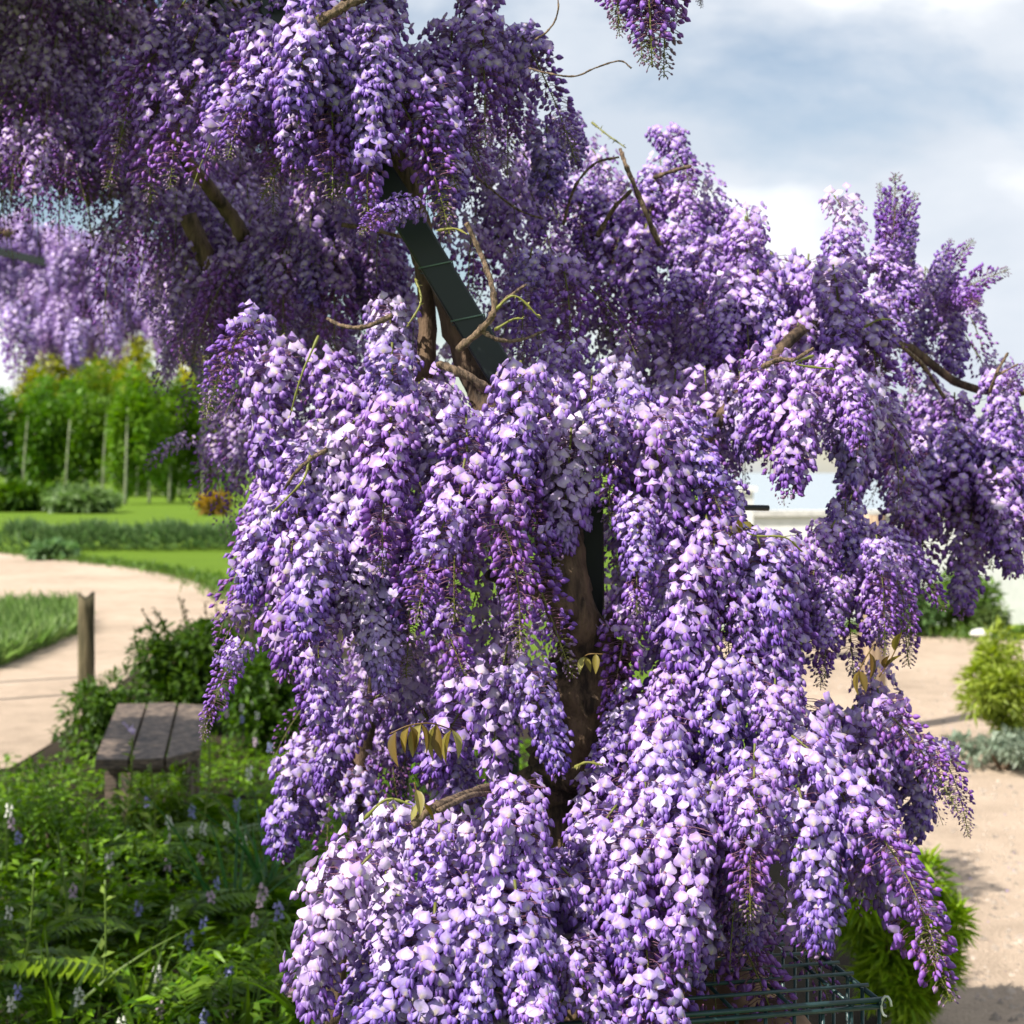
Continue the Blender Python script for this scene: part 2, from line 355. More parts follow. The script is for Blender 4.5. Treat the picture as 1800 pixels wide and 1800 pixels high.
def banner(r, lod, pale, openness):
    nu, nv = ((5, 5) if lod == 0 else (3, 3))
    prof = [0.34, 0.90, 1.0, 0.84, 0.28] if lod == 0 else [0.35, 1.0, 0.35]
    V = []; cs = []
    W, H = 0.0103 * r.uniform(0.9, 1.12), 0.0152 * r.uniform(0.9, 1.08)
    fold, lean, cup, ph = r.uniform(0.10, 0.50), r.uniform(0.0, 0.35) * openness, r.uniform(-0.15, 0.12), r.uniform(0, 6)
    flare = r.uniform(-0.25, 0.35)
    for i in range(nv):
        v = i / (nv - 1)
        for j in range(nu):
            u = 2 * j / (nu - 1) - 1
            y = W * u * prof[i]
            z = H * (v - 0.16 * abs(u) * v)
            x = 0.003 - lean * H * v * v - fold * W * abs(u) + flare * W * u * u + cup * H * v * (1 - v) + 0.0009 * math.sin(4 * u + 4 * v + ph)
            V.append((x, y, z))
            a = max(0, 1 - (abs(u) / 0.62) ** 2) * max(0, 1 - ((v - 0.33) / 0.48) ** 2)
            c = LILAC * (1 - abs(u) * 0.4) + EDGE * abs(u) * 0.4
            c = c * (1 - a * 0.55) + WHITE * a * 0.55
            if v < 0.27 and abs(u) < 0.3: c = c * 0.35 + YEL * 0.65
            c = c * (1 - pale) + WHITE * np.array([1.0, 0.93, 0.95]) * pale
            cs.append(c)
    Q = [[i * nu + j, i * nu + j + 1, (i + 1) * nu + j + 1, (i + 1) * nu + j] for i in range(nv - 1) for j in range(nu - 1)]
    return np.array(V), np.array(Q), np.array(cs)
def Ry(a):
    c, s = math.cos(a), math.sin(a); return np.array([[c, 0, s], [0, 1, 0], [-s, 0, c]])
def Rx(a):
    c, s = math.cos(a), math.sin(a); return np.array([[1, 0, 0], [0, c, -s], [0, s, c]])
def Rz(a):
    c, s = math.cos(a), math.sin(a); return np.array([[c, -s, 0], [s, c, 0], [0, 0, 1]])
def floret(kind, seed, lod, pale=0.0):
    """(verts, quads, colours); kind: open / half / bud. X points away from the stalk, Z up"""
    r = random.Random(seed); Vs, Fs, Cs, n = [], [], [], 0
    def put(V, Q, c):
        nonlocal n
        Vs.append(V); Fs.append(Q + n); Cs.append(c); n += len(V)
    if kind in ('open', 'half'):
        V, Q, c = banner(r, lod, pale, 1.0 if kind == 'open' else 0.2)
        V = V @ Ry(r.uniform(-1.05, -0.05) if kind == 'open' else 0.5).T; put(V, Q, c)
        k = 5 if lod == 0 else 3; rows = 4 if lod == 0 else 2
        for s in (-1, 1):                        # two wing petals round the keel
            V, Q, c = lens(0.0112, 0.0027, 0.0046, rows, k, (LILAC * 0.8 + BUD * 0.2) * (1 - pale) + WHITE * pale, (VIO * .25 + BUD * .75) * (1 - pale) + LILAC * pale, 0.003)
            V = V @ Rx(s * 0.35).T @ Rz(s * r.uniform(0.0, 0.14)).T @ Ry(r.uniform(0.35, 0.8)).T
            V[:, 1] += s * 0.0014; V[:, 0] += 0.0015; put(V, Q, c)
            if lod: break
    else:
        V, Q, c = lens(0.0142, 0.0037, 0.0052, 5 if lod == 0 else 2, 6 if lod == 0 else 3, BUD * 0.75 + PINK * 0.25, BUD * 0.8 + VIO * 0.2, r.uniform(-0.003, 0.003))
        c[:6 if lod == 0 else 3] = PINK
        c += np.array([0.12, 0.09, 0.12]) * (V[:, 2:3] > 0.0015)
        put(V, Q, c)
    if lod == 0:                                 # calyx
        V, Q, c = lens(0.0058, 0.0024, 0.0026, 2, 5, PED, PINK * 0.7); V[:, 0] -= 0.002; put(V, Q, c)
    return np.concatenate(Vs), np.concatenate(Fs), np.concatenate(Cs)
FL = {lod: {'open': [floret('open', 10 + i, lod) for i in range(7)], 'pale': [floret('open', 60 + i, lod, 0.52) for i in range(6)],
            'half': [floret('half', 30 + i, lod) for i in range(3)], 'bud': [floret('bud', 50 + i, lod) for i in range(4)]} for lod in (0, 1)}
def cluster(seed, L_, opened, bend, lod=0, pale=0.0, fat=1.0, keep_open=False, dens=1.0):
    """one hanging flower cluster: origin at its top, hanging along -Z and first bending towards +X.
    returns flower MB, stalk MB, list of (kind, index, 4x4) for the open blossoms when keep_open"""
    r = random.Random(seed); fm, sm, outl = MB(), MB(), []
    steps = 24; pts = [Vector((0, 0, 0))]; hd = []
    yw = r.uniform(-0.25, 0.25)
    for i in range(steps):
        t = i / steps; a = bend * (1 - t) ** 1.4; hd.append(a)
        pts.append(pts[-1] + Vector((math.sin(a), yw * math.sin(t * 4) * 0.25, -math.cos(a))).normalized() * L_ / steps)
    sc_ = [STALK * (0.8 + 0.2 * i / steps) for i in range(steps + 1)]
    tube(sm, pts, [0.0019 * (1 - 0.65 * i / steps) for i in range(steps + 1)], 5 if lod == 0 else 3, np.array(sc_))
    if lod: tube(fm, pts[::4], [0.0018 * (1 - 0.6 * i / 6) for i in range(7)], 3, STALK, cap=False)
    n = int(L_ / 0.00142 * dens); phi = r.uniform(0, 6); ph0 = r.uniform(0, 6)
    for i in range(n):
        t = 0.05 + 0.95 * (i + r.random()) / n; phi += 2.39996 + r.uniform(-0.3, 0.3)
        f = min(t * steps, steps - 1e-3); k = int(f); p = pts[k].lerp(pts[k + 1], f - k)
        od = (t - opened) / max(1e-3, 1 - opened)          # <0 open, 0..1 towards the tip
        if od < -0.04: kind = 'pale' if r.random() < pale else 'open'
        elif od < 0.06 and opened > 0: kind = 'half'
        else: kind = 'bud'
        s = r.uniform(0.88, 1.12)
        if kind == 'bud': s *= max(0.24, 1.0 - 0.78 * max(0, od) ** 1.7) if opened < 0.9 else 0.6
        tip = max(0.0, (t - 0.72) / 0.28)
        ped = (0.036 * (1 - 0.55 * t) * (1 + 0.22 * math.sin(t * 11 + ph0) * math.cos(phi - ph0)) * (1 - 0.55 * tip)) * fat * r.uniform(0.6, 1.25)
        out = Vector((math.cos(phi), math.sin(phi), 0))
        dn = r.uniform(-0.15, 0.45) if kind != 'bud' else r.uniform(0.05, 0.8)
        pd = (out + Vector((0, 0, -dn * 0.6 + 0.1))).normalized()
        q = p + pd * ped
        pitch = r.uniform(-0.05, 0.35) if kind != 'bud' else dn + r.uniform(0.0, 0.45)
        Rm = Rz(phi + r.uniform(-0.45, 0.45)) @ Ry(pitch) @ Rx(r.uniform(-0.35, 0.35))
        idx = r.randrange(len(FL[lod][kind])); V, Q, c = FL[lod][kind][idx]
        val = r.uniform(0.86, 1.1)
        if lod: 
            e = np.array(out.cross(Vector((0, 0, 1)))) * 0.0006; fm.add([np.array(p) - e, np.array(p) + e, np.array(q)], np.array([[0, 1, 2]]), PED)
        else:
            tube(sm, [p, p.lerp(q, 0.5) + Vector((0, 0, 0.002)), q], 0.0006, 3, PED if kind != 'bud' or od < 0.7 else STALK * 0.8, cap=False)
        if keep_open and (kind != 'bud' or opened > 0.9):
            outl.append((kind, idx, Matrix.LocRotScale(q, Matrix(Rm.tolist()).to_quaternion(), (s, s, s))))
            continue
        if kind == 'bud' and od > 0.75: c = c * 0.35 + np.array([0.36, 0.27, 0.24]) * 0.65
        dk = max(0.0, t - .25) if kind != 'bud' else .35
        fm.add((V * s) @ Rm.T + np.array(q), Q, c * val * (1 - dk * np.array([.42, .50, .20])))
    return fm, sm, outl
VAR = []        # (style, flower mesh, stalk mesh, length)
def addvar(style, seed, L_, **k):
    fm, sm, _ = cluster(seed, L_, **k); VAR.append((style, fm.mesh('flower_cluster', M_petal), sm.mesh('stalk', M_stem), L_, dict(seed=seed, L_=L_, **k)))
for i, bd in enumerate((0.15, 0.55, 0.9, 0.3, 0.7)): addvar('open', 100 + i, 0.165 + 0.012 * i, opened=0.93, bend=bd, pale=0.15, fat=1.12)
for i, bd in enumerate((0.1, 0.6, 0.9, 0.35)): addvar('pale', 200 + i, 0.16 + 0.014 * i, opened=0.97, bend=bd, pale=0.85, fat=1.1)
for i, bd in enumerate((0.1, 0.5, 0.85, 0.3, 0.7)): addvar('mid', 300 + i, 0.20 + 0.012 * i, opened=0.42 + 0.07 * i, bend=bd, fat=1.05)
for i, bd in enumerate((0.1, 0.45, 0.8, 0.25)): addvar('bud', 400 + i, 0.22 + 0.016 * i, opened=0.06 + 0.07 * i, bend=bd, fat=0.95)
STY = {s: [i for i, v in enumerate(VAR) if v[0] == s] for s in ('open', 'pale', 'mid', 'bud')}
LOWV = {}
def low(i, dens=0.72):
    if (i, dens) not in LOWV:
        kw = dict(VAR[i][4]); seed = kw.pop('seed'); L_ = kw.pop('L_'); kw['dens'] = dens
        fm, sm, _ = cluster(seed, L_, lod=1, **kw)
        V = np.concatenate(fm.V); Q = [np.concatenate([f for f in fm.F if f.shape[1] == k_]) for k_ in (3, 4)]; c = np.concatenate(fm.C)
        LOWV[i, dens] = (V, Q, c)
    return LOWV[i, dens]

vine = thing('wisteria_vine', 'huge wisteria in full lilac bloom trained over the green steel arches', 'wisteria', (0, 0, 0))
CL = []      # individual clusters: (matrix, variant, nearness)
MASS = []    # clusters of the joined mass
def put(p, style, az, tilt=0.0, s=1.0, mass=False, roll=0.0, L_=None):
    i = random.choice(STY[style]) if isinstance(style, str) else style
    if L_: s = L_ / VAR[i][3]
    M = Matrix.Translation(p) @ Matrix.Rotation(az, 4, 'Z') @ Matrix.Rotation(-tilt, 4, 'Y') @ Matrix.Rotation(roll, 4, 'X') @ Matrix.Scale(s, 4)
    (MASS if mass else CL).append((M, i))
def pick(styles):
    k = random.random(); a = 0
    for s, p in styles:
        a += p
        if k < a: return s
    return styles[-1][0]
O = [('open', .7), ('mid', .3)]; MX = [('open', .35), ('mid', .45), ('bud', .2)]; BD = [('mid', .35), ('bud', .65)]; PL = [('pale', .8), ('open', .2)]; OP = [('pale', .22), ('open', .5), ('mid', .28)]
def mound(x0, x1, yt, yb, d, styles, span=0.16, sp=0.042, tier=0.047, s=1.0, mass=False, tilt=0.0, flat=0.5, layers=None):
    """a dome of clusters whose outline in the photo runs x0..x1, yt..yb, its front at distance d"""
    if layers is None: layers = 1 if mass else 2
    if layers > 1: mound(x0 + 12, x1 - 12, yt + 10, yb - 10, d + 0.075, styles, span, sp * 1.25, tier * 1.5, s * .95, True, tilt, flat, 1)
    k = F / d; Lp = 0.175 * s * k
    ya, yb2 = yt + 0.012 * k, max(yt + 0.02 * k, yb - Lp)
    nt = max(1, int(round((yb2 - ya) / (tier * k))) + 1)
    for t in range(nt):
        f = t / max(1, nt - 1) if nt > 1 else 0.5
        half = (x1 - x0) / 2 * (math.sqrt(1 - (1 - f) ** 2 * 0.80)) - 0.046 * k
        half = max(half, 0.01 * k)
        n = max(1, int(round(2 * half / (sp * k))) + 1)
        for j in range(n):
            u = (2 * j / (n - 1) - 1 if n > 1 else 0) + random.uniform(-.25, .25) / n
            x = (x0 + x1) / 2 + u * half
            y = ya + (yb2 - ya) * f + (flat * tier * k) * u * u + random.uniform(-.6, .6) * tier * k
            dd = d + span * (1 - f) + 0.5 * span * u * u + random.uniform(0, 0.05)
            th = u * 1.2 + random.uniform(-.35, .35)
            put(P(x, y, dd), pick(styles), math.atan2(-math.cos(th), math.sin(th)), tilt + random.uniform(-.15, .25) * (1 + abs(u)), s * random.uniform(.72, 1.10), mass)
# ---- front low masses
mound(580, 770, 1385, 1780, 1.60, PL, 0.12, sp=.034, tier=.04)
mound(640, 900, 1420, 1900, 1.64, OP, 0.10)
mound(735, 1065, 1335, 1900, 1.58, OP, 0.14)
mound(1060, 1480, 1150, 1420, 1.80, OP, 0.15, layers=1)
mound(1000, 1330, 1190, 1720, 1.66, O, 0.18)
mound(1180, 1545, 1215, 1650, 1.64, MX, 0.18)
mound(1040, 1220, 1480, 1920, 1.60, MX, 0.10)
mound(1150, 1370, 1540, 1860, 1.68, BD, 0.10, layers=1)
mound(1440, 1645, 1160, 1430, 2.05, MX, 0.12, s=0.92)
mound(1000, 1400, 1380, 1780, 1.85, MX, 0.10, mass=True)
mound(800, 985, 1085, 1345, 1.84, [('open', 1)], 0.06, sp=0.045)
# ---- middle masses
mound(450, 675, 790, 1180, 1.86, OP, 0.15)
mound(505, 620, 1000, 1290, 1.90, MX, 0.1)
mound(560, 720, 1080, 1430, 2.6, MX, 0.1, mass=True)
mound(425, 620, 530, 800, 2.02, MX, 0.12)
mound(570, 815, 540, 900, 1.94, OP, 0.15)
mound(680, 965, 715, 1115, 1.86, BD, 0.12, layers=1)
mound(560, 730, 800, 1130, 1.92, MX, 0.1)
mound(835, 1240, 575, 950, 1.94, OP, 0.16)
mound(1040, 1260, 690, 950, 1.96, MX, 0.12)
mound(1225, 1580, 610, 880, 2.02, OP, 0.18)
mound(1055, 1265, 880, 1215, 1.95, MX, 0.08, sp=.04, layers=1)
mound(1300, 1400, 925, 1235, 2.0, [('open', .7), ('mid', .3)], 0.04, sp=.04, layers=1)
mound(1410, 1585, 860, 1100, 2.05, MX, 0.08, s=.85, sp=.034, layers=1)
mound(1430, 1595, 890, 1140, 2.12, MX, 0.08, s=.9, sp=.036, layers=1)
mound(1390, 1500, 1000, 1190, 2.1, MX, 0.05, s=.85, layers=1)
mound(1215, 1300, 800, 990, 2.05, MX, 0.05, s=.9, layers=1)
mound(440, 900, 640, 1130, 2.2, MX, 0.15, mass=True)
mound(850, 1570, 600, 850, 2.3, MX, 0.2, mass=True)
mound(880, 1240, 850, 1230, 2.55, MX, 0.1, mass=True)
mound(850, 985, 590, 770, 1.90, OP, 0.05, layers=1)
mound(575, 735, 60, 350, 1.98, MX, 0.06, layers=1)
# ---- upper right masses
mound(870, 1050, 395, 600, 2.15, BD, 0.08)
mound(880, 1130, 215, 470, 2.85, MX, 0.15)
mound(1050, 1265, 235, 560, 2.7, MX, 0.2)
mound(1190, 1430, 350, 680, 2.4, OP, 0.2)
mound(1360, 1570, 365, 690, 2.3, OP, 0.2)
mound(1530, 1725, 440, 670, 2.9, MX, 0.12, s=.9)
mound(1525, 1620, 380, 580, 2.75, MX, 0.1, s=.8)
mound(1540, 1720, 620, 900, 2.8, MX, 0.15)
mound(1660, 1840, 640, 1040, 2.6, MX, 0.15)
mound(1600, 1760, 660, 930, 2.7, MX, 0.1, layers=1)
mound(820, 1250, 330, 720, 2.9, MX, 0.2, mass=True)
mound(1100, 1560, 430, 820, 2.75, MX, 0.2, mass=True)
mound(1560, 1840, 680, 900, 2.95, MX, 0.1, mass=True)
# ---- canopy above, at the left
mound(190, 560, -40, 330, 2.25, MX, 0.25)
mound(560, 800, -60, 330, 2.02, MX, 0.12)
mound(430, 690, -110, 290, 2.0, MX, 0.06)
mound(740, 960, -60, 240, 2.10, MX, 0.15)
mound(820, 940, 90, 330, 2.3, BD, 0.15)
mound(540, 960, 120, 440, 2.6, MX, 0.15, mass=True)
for (x, y, d, ln) in ((1075, -150, 2.0, .17), (1105, -170, 2.02, .23), (1130, -160, 1.98, .22), (1150, -140, 2.0, .18), (1165, -180, 2.04, .25), (1090, -200, 2.05, .2), (1130, -230, 2.06, .2), (1180, -190, 2.0, .18)):
    put(P(x, y, d), STY['bud'][random.choice((0, 3))] if x % 2 else STY['mid'][0], random.uniform(-2.6, -.6), random.uniform(-.05, .1), L_=ln)
mound(-40, 200, -60, 400, 3.0, BD, 0.3)
mound(190, 430, 150, 540, 3.0, BD, 0.3)
mound(740, 930, 300, 600, 2.62, MX, 0.1, mass=True)
mound(270, 560, 260, 640, 2.9, MX, 0.3)
mound(380, 720, 300, 600, 2.7, MX, 0.25)
mound(340, 490, 520, 870, 3.2, BD, 0.25)
mound(300, 440, 420, 690, 3.4, MX, 0.25)
mound(400, 760, 380, 900, 3.1, MX, 0.2, mass=True)
mound(270, 560, 200, 600, 3.6, MX, 0.2, mass=True)
mound(-80, 560, -160, 360, 3.5, BD, 0.4, mass=True, sp=0.055, tier=0.07)
mound(-80, 300, -160, 400, 3.2, BD, 0.2, mass=True)
# ---- shaded inner racemes low down
mound(620, 800, 1120, 1420, 2.15, MX, 0.12)
mound(510, 630, 1240, 1490, 2.3, [('open', .5), ('mid', .5)], 0.08, sp=.036, layers=1)
mound(560, 900, 1030, 1420, 2.5, MX, 0.1, mass=True)
for (x, y, d, st, ln) in ((1330, 935, 2.0, 'open', .17), (1365, 945, 2.03, 'mid', .19), (1345, 1010, 1.98, 'open', .18), (1375, 1040, 2.0, 'mid', .17), (1325, 1050, 2.02, 'open', .15), (1355, 1090, 1.97, 'mid', .16),
    (1240, 905, 1.98, 'mid', .2), (1255, 1000, 1.96, 'mid', .18), (1215, 960, 1.95, 'open', .18), (1200, 1060, 1.93, 'mid', .17), (1480, 1010, 2.05, 'mid', .15), (1540, 940, 2.08, 'bud', .17), (1565, 990, 2.1, 'bud', .13), (1620, 860, 2.7, 'mid', .2), (1590, 820, 2.6, 'mid', .2), (1180, 1170, 1.9, 'mid', .15), (1290, 1150, 1.92, 'open', .15)):
    put(P(x, y, d), st, random.uniform(-2.4, -.7), random.uniform(-.05, .15), L_=ln)
# ---- single sprays
for (x, y, d, st, az, tl, Lm) in (
    (1572, 480, 2.7, 'mid', 1.2, 2.95, 0.19), (1562, 470, 2.72, 'bud', 2.4, 2.9, 0.16), (1580, 480, 2.68, 'mid', 0.2, 2.8, 0.15), (1575, 500, 2.66, 'mid', -1., 2.9, 0.15), (1650, 530, 2.85, 'mid', 0.1, 2.4, 0.14), (1640, 530, 2.85, 'mid', -.4, 1.9, 0.15), (1660, 540, 2.8, 'mid', -1.4, 1.2, 0.15), (1640, 520, 2.8, 'mid', .8, 2.5, 0.13),
    (1760, 690, 2.6, 'bud', 0.2, 2.3, 0.09), (1215, -60, 2.1, 'bud', -1.0, 0.3, 0.07),
    (1500, 1420, 1.66, 'bud', -1.0, 0.35, 0.19), (1535, 1230, 2.0, 'bud', -0.6, 0.5, 0.18), (1640, 1300, 2.05, 'bud', -0.4, 0.15, 0.14),
    (960, 210, 2.5, 'open', -1.4, 0.2, 0.15), (1000, 205, 2.55, 'open', -1.4, 0.2, 0.12), (740, 370, 2.02, 'mid', -2.4, 0.8, 0.12), (340, 770, 3.2, 'mid', 3.0, 0.7, 0.14),
    (1120, 870, 1.95, 'mid', -1.6, 0.1, 0.17), (460, 560, 2.0, 'bud', -2.0, 0.4, 0.2), (430, 1120, 1.9, 'bud', -2.6, 0.3, 0.14)):
    put(P(x, y, d), st, az, tl, L_=Lm)
# ---- unseen clusters continuing the canopy overhead, added to shade the bed
LEAFY = []
def shade_roof_z(x): return 2.35 + 0.62 * math.sin(max(0.0, min(1.0, (x + 3.5) / 3.3)) * math.pi)
for i in range(45):
    y = random.uniform(1.9, 6.5); x = random.uniform(-3.5, -0.40 * y - 0.25)
    put(Vector((x, y, shade_roof_z(x) + random.uniform(-.1, .1))), pick(MX), random.uniform(0, 6.28), random.uniform(-.2, .3), random.uniform(.9, 1.3), True)
# nearest 300 stay single, the rest join the mass
CL.sort(key=lambda c: c[0].translation.y)
print('clusters', len(CL), 'mass', len(MASS))
MASS += CL[300:]; CL = CL[:300]
BLM = {}
NB = 0
for n, (M, i) in enumerate(CL):
    style, me, sm, L_, kw = VAR[i]
    vis = abs(M.translation.x / M.translation.y * F) < 850
    if NB < 270 and vis and n % 3 == 0 and n < 60 and style in ('open', 'pale', 'mid'):    # the nearest ones: every open blossom is a piece
        k2 = dict(kw); sd = k2.pop('seed'); l2 = k2.pop('L_')
        fm, s2, ol = cluster(sd, l2, keep_open=True, **k2)
        o = obj('flower_cluster', (fm.mesh('bud_spray', M_petal) if len(fm.V) > 14 else None), vine, mw=M)
        for kind, idx, bm_ in ol:
            if (kind, idx) not in BLM:
                f = MB(); V, Q, c = FL[0][kind][idx]; f.add(V, Q, c); BLM[kind, idx] = f.mesh('blossom', M_petal)
            obj('bud' if kind == 'bud' else 'blossom', BLM[kind, idx], o, mw=bm_); NB += 1
    else:
        o = obj('flower_cluster', me, vine, mw=M)
    obj('stalk', sm, o)
fmass = MB()
for M, i in MASS:
    V, Q, c = low(i, 0.58 if M.translation.y < 2.55 or M.translation.x > .45 else 0.44); A = np.array(M)
    fmass.add(V @ A[:3, :3].T + A[:3, 3], Q, c * random.uniform(0.85, 1.1))
cm = MB(); pos = []
while len(pos) < 34000:                     # unseen leafy roof over the arches, added and gapped to shade bed and flowers
    y = random.uniform(0.2, 5.4); x = random.uniform(-3.3, -0.1)
    z = shade_roof_z(x) + random.gauss(0, .07) + .08
    if x > -0.37 * y - 0.12 and z < 1.6 + 0.335 * y + 0.06: continue
    if (y < 1.9 and x > -2.4) or (y < 1.5 and x > -2.8): continue
    if math.sin(x * 5.1 + y * 1.3) * math.sin(y * 4.3 - x * 2) > (0.34 if x < -1.9 else 0.5): continue
    pos.append((x, y, z))
for i in range(7000):  # more leaves added behind the canopy to block light from the sky
    x, y, d_ = random.uniform(-120, 600), random.uniform(-200, 420), random.uniform(3.8, 4.3)
    if y < 330 + (x - 100) * .25: pos.append(tuple(P(x, y, d_)))
n = len(pos); leaves(cm, np.array(pos), rng.normal(0, 1, (n, 3)) * [1, 1, .5], rng.uniform(.05, .09, n), colmix(n, (.06, .06, .02), (.13, .11, .04)), width=.8)
obj('shade_leaves', cm.mesh('shade_leaves', M_leaf), vine, kind='stuff')
obj('flower_mass', fmass.mesh('flower_mass', M_petal), vine, kind='stuff')
print('blossoms', NB)

# ---- trunk, branches, twigs
def px(pts, n=5): return spline([P(*p) for p in pts], n)
def wood(name, pts, r0, r1, mat, k=8, jit=0.06, n=6, parent=vine):
    if name == 'twig': r0 *= .75; r1 *= .7; n = 9
    q = px(pts, n); m = len(q); mb = MB()
    for i in range(1, m - 1): q[i] = q[i] + Vector((random.uniform(-1, 1), random.uniform(-1, 1), random.uniform(-1, 1))) * r1 * 0.15
    tube(mb, q, [(r0 + (r1 - r0) * i / (m - 1)) * (1.0 + (.35 if name == 'twig' and i % 7 == 3 else 0)) for i in range(m)], k, jit=jit)
    return obj(name, mb.mesh(name, mat), parent)
base = P(980, 1500, 2.1)
mb = MB()
q = spline([Vector((base.x, 2.12, 0)), Vector((base.x + .03, 2.1, 0.5)), P(985, 1480, 2.08), P(1000, 1330, 2.06), P(1035, 1200, 2.05), P(1050, 1120, 2.06)], 8)
tube(mb, q, [0.060 - 0.010 * i / len(q) + 0.006 * math.sin(i * 1.7) for i in range(len(q))], 16, jit=0.12)
tr_ = obj('trunk', mb.mesh('trunk', M_bark), vine)
wood('branch', [(1045, 1150, 2.05), (1000, 1060, 2.0), (985, 960, 2.02), (965, 880, 2.08), (890, 760, 2.14), (830, 640, 2.18), (790, 520, 2.18), (745, 440, 2.2), (715, 330, 2.2), (640, 180, 2.2), (540, 20, 2.2)], 0.036, 0.016, M_bark, 10, 0.1)
wood('branch', [(1040, 1120, 2.06), (990, 1065, 1.96), (930, 1040, 1.97), (860, 1010, 2.05)], 0.014, 0.008, M_bark)
wood('branch', [(1060, 1130, 2.06), (1110, 1040, 2.1), (1160, 940, 2.12), (1220, 800, 2.2), (1330, 660, 2.3), (1450, 560, 2.45), (1580, 600, 2.8), (1700, 680, 2.85), (1830, 690, 2.8)], 0.014, 0.007, M_bark)
wood('branch', [(660, 1260, 2.42), (668, 1150, 2.35), (675, 1050, 2.3), (690, 900, 2.25), (740, 700, 2.2), (750, 560, 2.2), (742, 440, 2.18)], 0.017, 0.013, M_bark, 9, 0.08)
wood('branch', [(650, 1750, 2.4), (628, 1480, 2.42), (626, 1400, 2.42), (640, 1300, 2.42), (660, 1240, 2.42)], 0.016, 0.015, M_bark, 9, 0.08)
wood('branch', [(590, 1800, 2.0), (598, 1660, 2.0), (640, 1520, 2.1)], 0.015, 0.011, M_bark)
wood('branch', [(430, 420, 2.9), (400, 370, 2.9), (350, 310, 2.85), (250, 180, 2.8)], 0.016, 0.012, M_bark)
wood('branch', [(380, 520, 3.0), (365, 460, 3.0), (330, 380, 3.0)], 0.02, 0.02, M_bark)
wood('branch', [(960, 1400, 2.05), (870, 1385, 1.80), (800, 1405, 1.66), (755, 1425, 1.60), (725, 1450, 1.585)], 0.0065, 0.0045, M_twig, 7, 0.12)
wood('branch', [(960, 1420, 2.0), (850, 1395, 1.72), (770, 1425, 1.60)], 0.0045, 0.003, M_twig, 6, 0.12)
for pts, r0, r1 in (
    ([(865, 690, 1.98), (810, 655, 1.96), (770, 640, 1.98)], .0095, .007),
    ([(805, 615, 1.90), (845, 580, 1.88), (868, 548, 1.87), (864, 500, 1.88), (842, 440, 1.90), (820, 392, 1.90)], .0065, .0042),
    ([(868, 548, 1.87), (890, 525, 1.88), (925, 500, 1.9)], .004, .002),
    ([(845, 582, 1.88), (880, 598, 1.88), (920, 596, 1.9), (960, 580, 1.92)], .004, .0022),
    ([(1160, 432, 2.4), (1125, 350, 2.38), (1100, 290, 2.4), (1090, 262, 2.42)], .006, .0045),
    ([(1050, 415, 2.5), (1080, 365, 2.45), (1110, 335, 2.42)], .006, .004),
    ([(990, 395, 2.5), (1010, 330, 2.46), (1045, 288, 2.44), (1088, 276, 2.42)], .0036, .0026),
    ([(1150, 312, 2.6), (1185, 300, 2.55), (1214, 292, 2.5)], .005, .004),
    ([(600, 395, 2.5), (660, 405, 2.5), (720, 420, 2.5)], .005, .004),
    ([(830, 305, 2.4), (905, 365, 2.4), (955, 385, 2.4)], .0028, .002),
    ([(940, 70, 2.0), (962, 55, 2.0), (978, 30, 2.0), (980, -5, 2.0), (960, -60, 2.05)], .0018, .0014),
    ([(930, 120, 2.05), (965, 129, 2.0), (1010, 134, 2.0), (1050, 118, 2.0), (1090, 107, 2.0), (1110, 120, 2.0)], .0017, .0014),
    ([(1262, 974, 1.97), (1290, 977, 1.96), (1318, 980, 1.96)], .0062, .0055),
    ([(1340, 645, 1.98), (1370, 632, 1.96), (1396, 632, 1.95), (1430, 612, 1.95)], .005, .003),
    ([(560, 40, 1.96), (600, 14, 1.95), (640, -6, 1.95)], .009, .008),
    ([(690, 555, 1.95), (640, 575, 1.95), (600, 572, 1.96), (575, 560, 1.98)], .0045, .003),
    ([(575, 790, 1.84), (548, 806, 1.83), (520, 830, 1.82), (500, 860, 1.83)], .004, .0025),
    ([(1290, 893, 2.3), (1310, 915, 2.28), (1330, 930, 2.26)], .003, .003),
    ([(1740, 690, 2.6), (1752, 655, 2.58), (1772, 620, 2.58)], .004, .003), ([(1752, 660, 2.58), (1790, 640, 2.58)], .003, .002),
    ([(1560, 590, 2.5), (1620, 640, 2.6), (1660, 700, 2.7)], .006, .004)):
    wood('twig', pts, r0, r1, M_twig, 6, 0.12, 6)
def greenstalk(pts, r0=0.0018, r1=0.0012, col=(0.22, 0.22, 0.05)):
    q = px(pts, 6); mb = MB(); tube(mb, q, [(r0 + (r1 - r0) * i / (len(q) - 1)) * (1.3 if i % 4 == 1 else .9) for i in range(len(q))], 6, col, 0.15); nn = len(q); leaves(mb, np.array(q), rng.normal(0, 1, (nn, 3)), rng.uniform(.003, .009, nn), colmix(nn, (.25, .22, .06), (.36, .34, .10)), width=.7); return obj('green_shoot', mb.mesh('green_shoot', M_stem), vine)
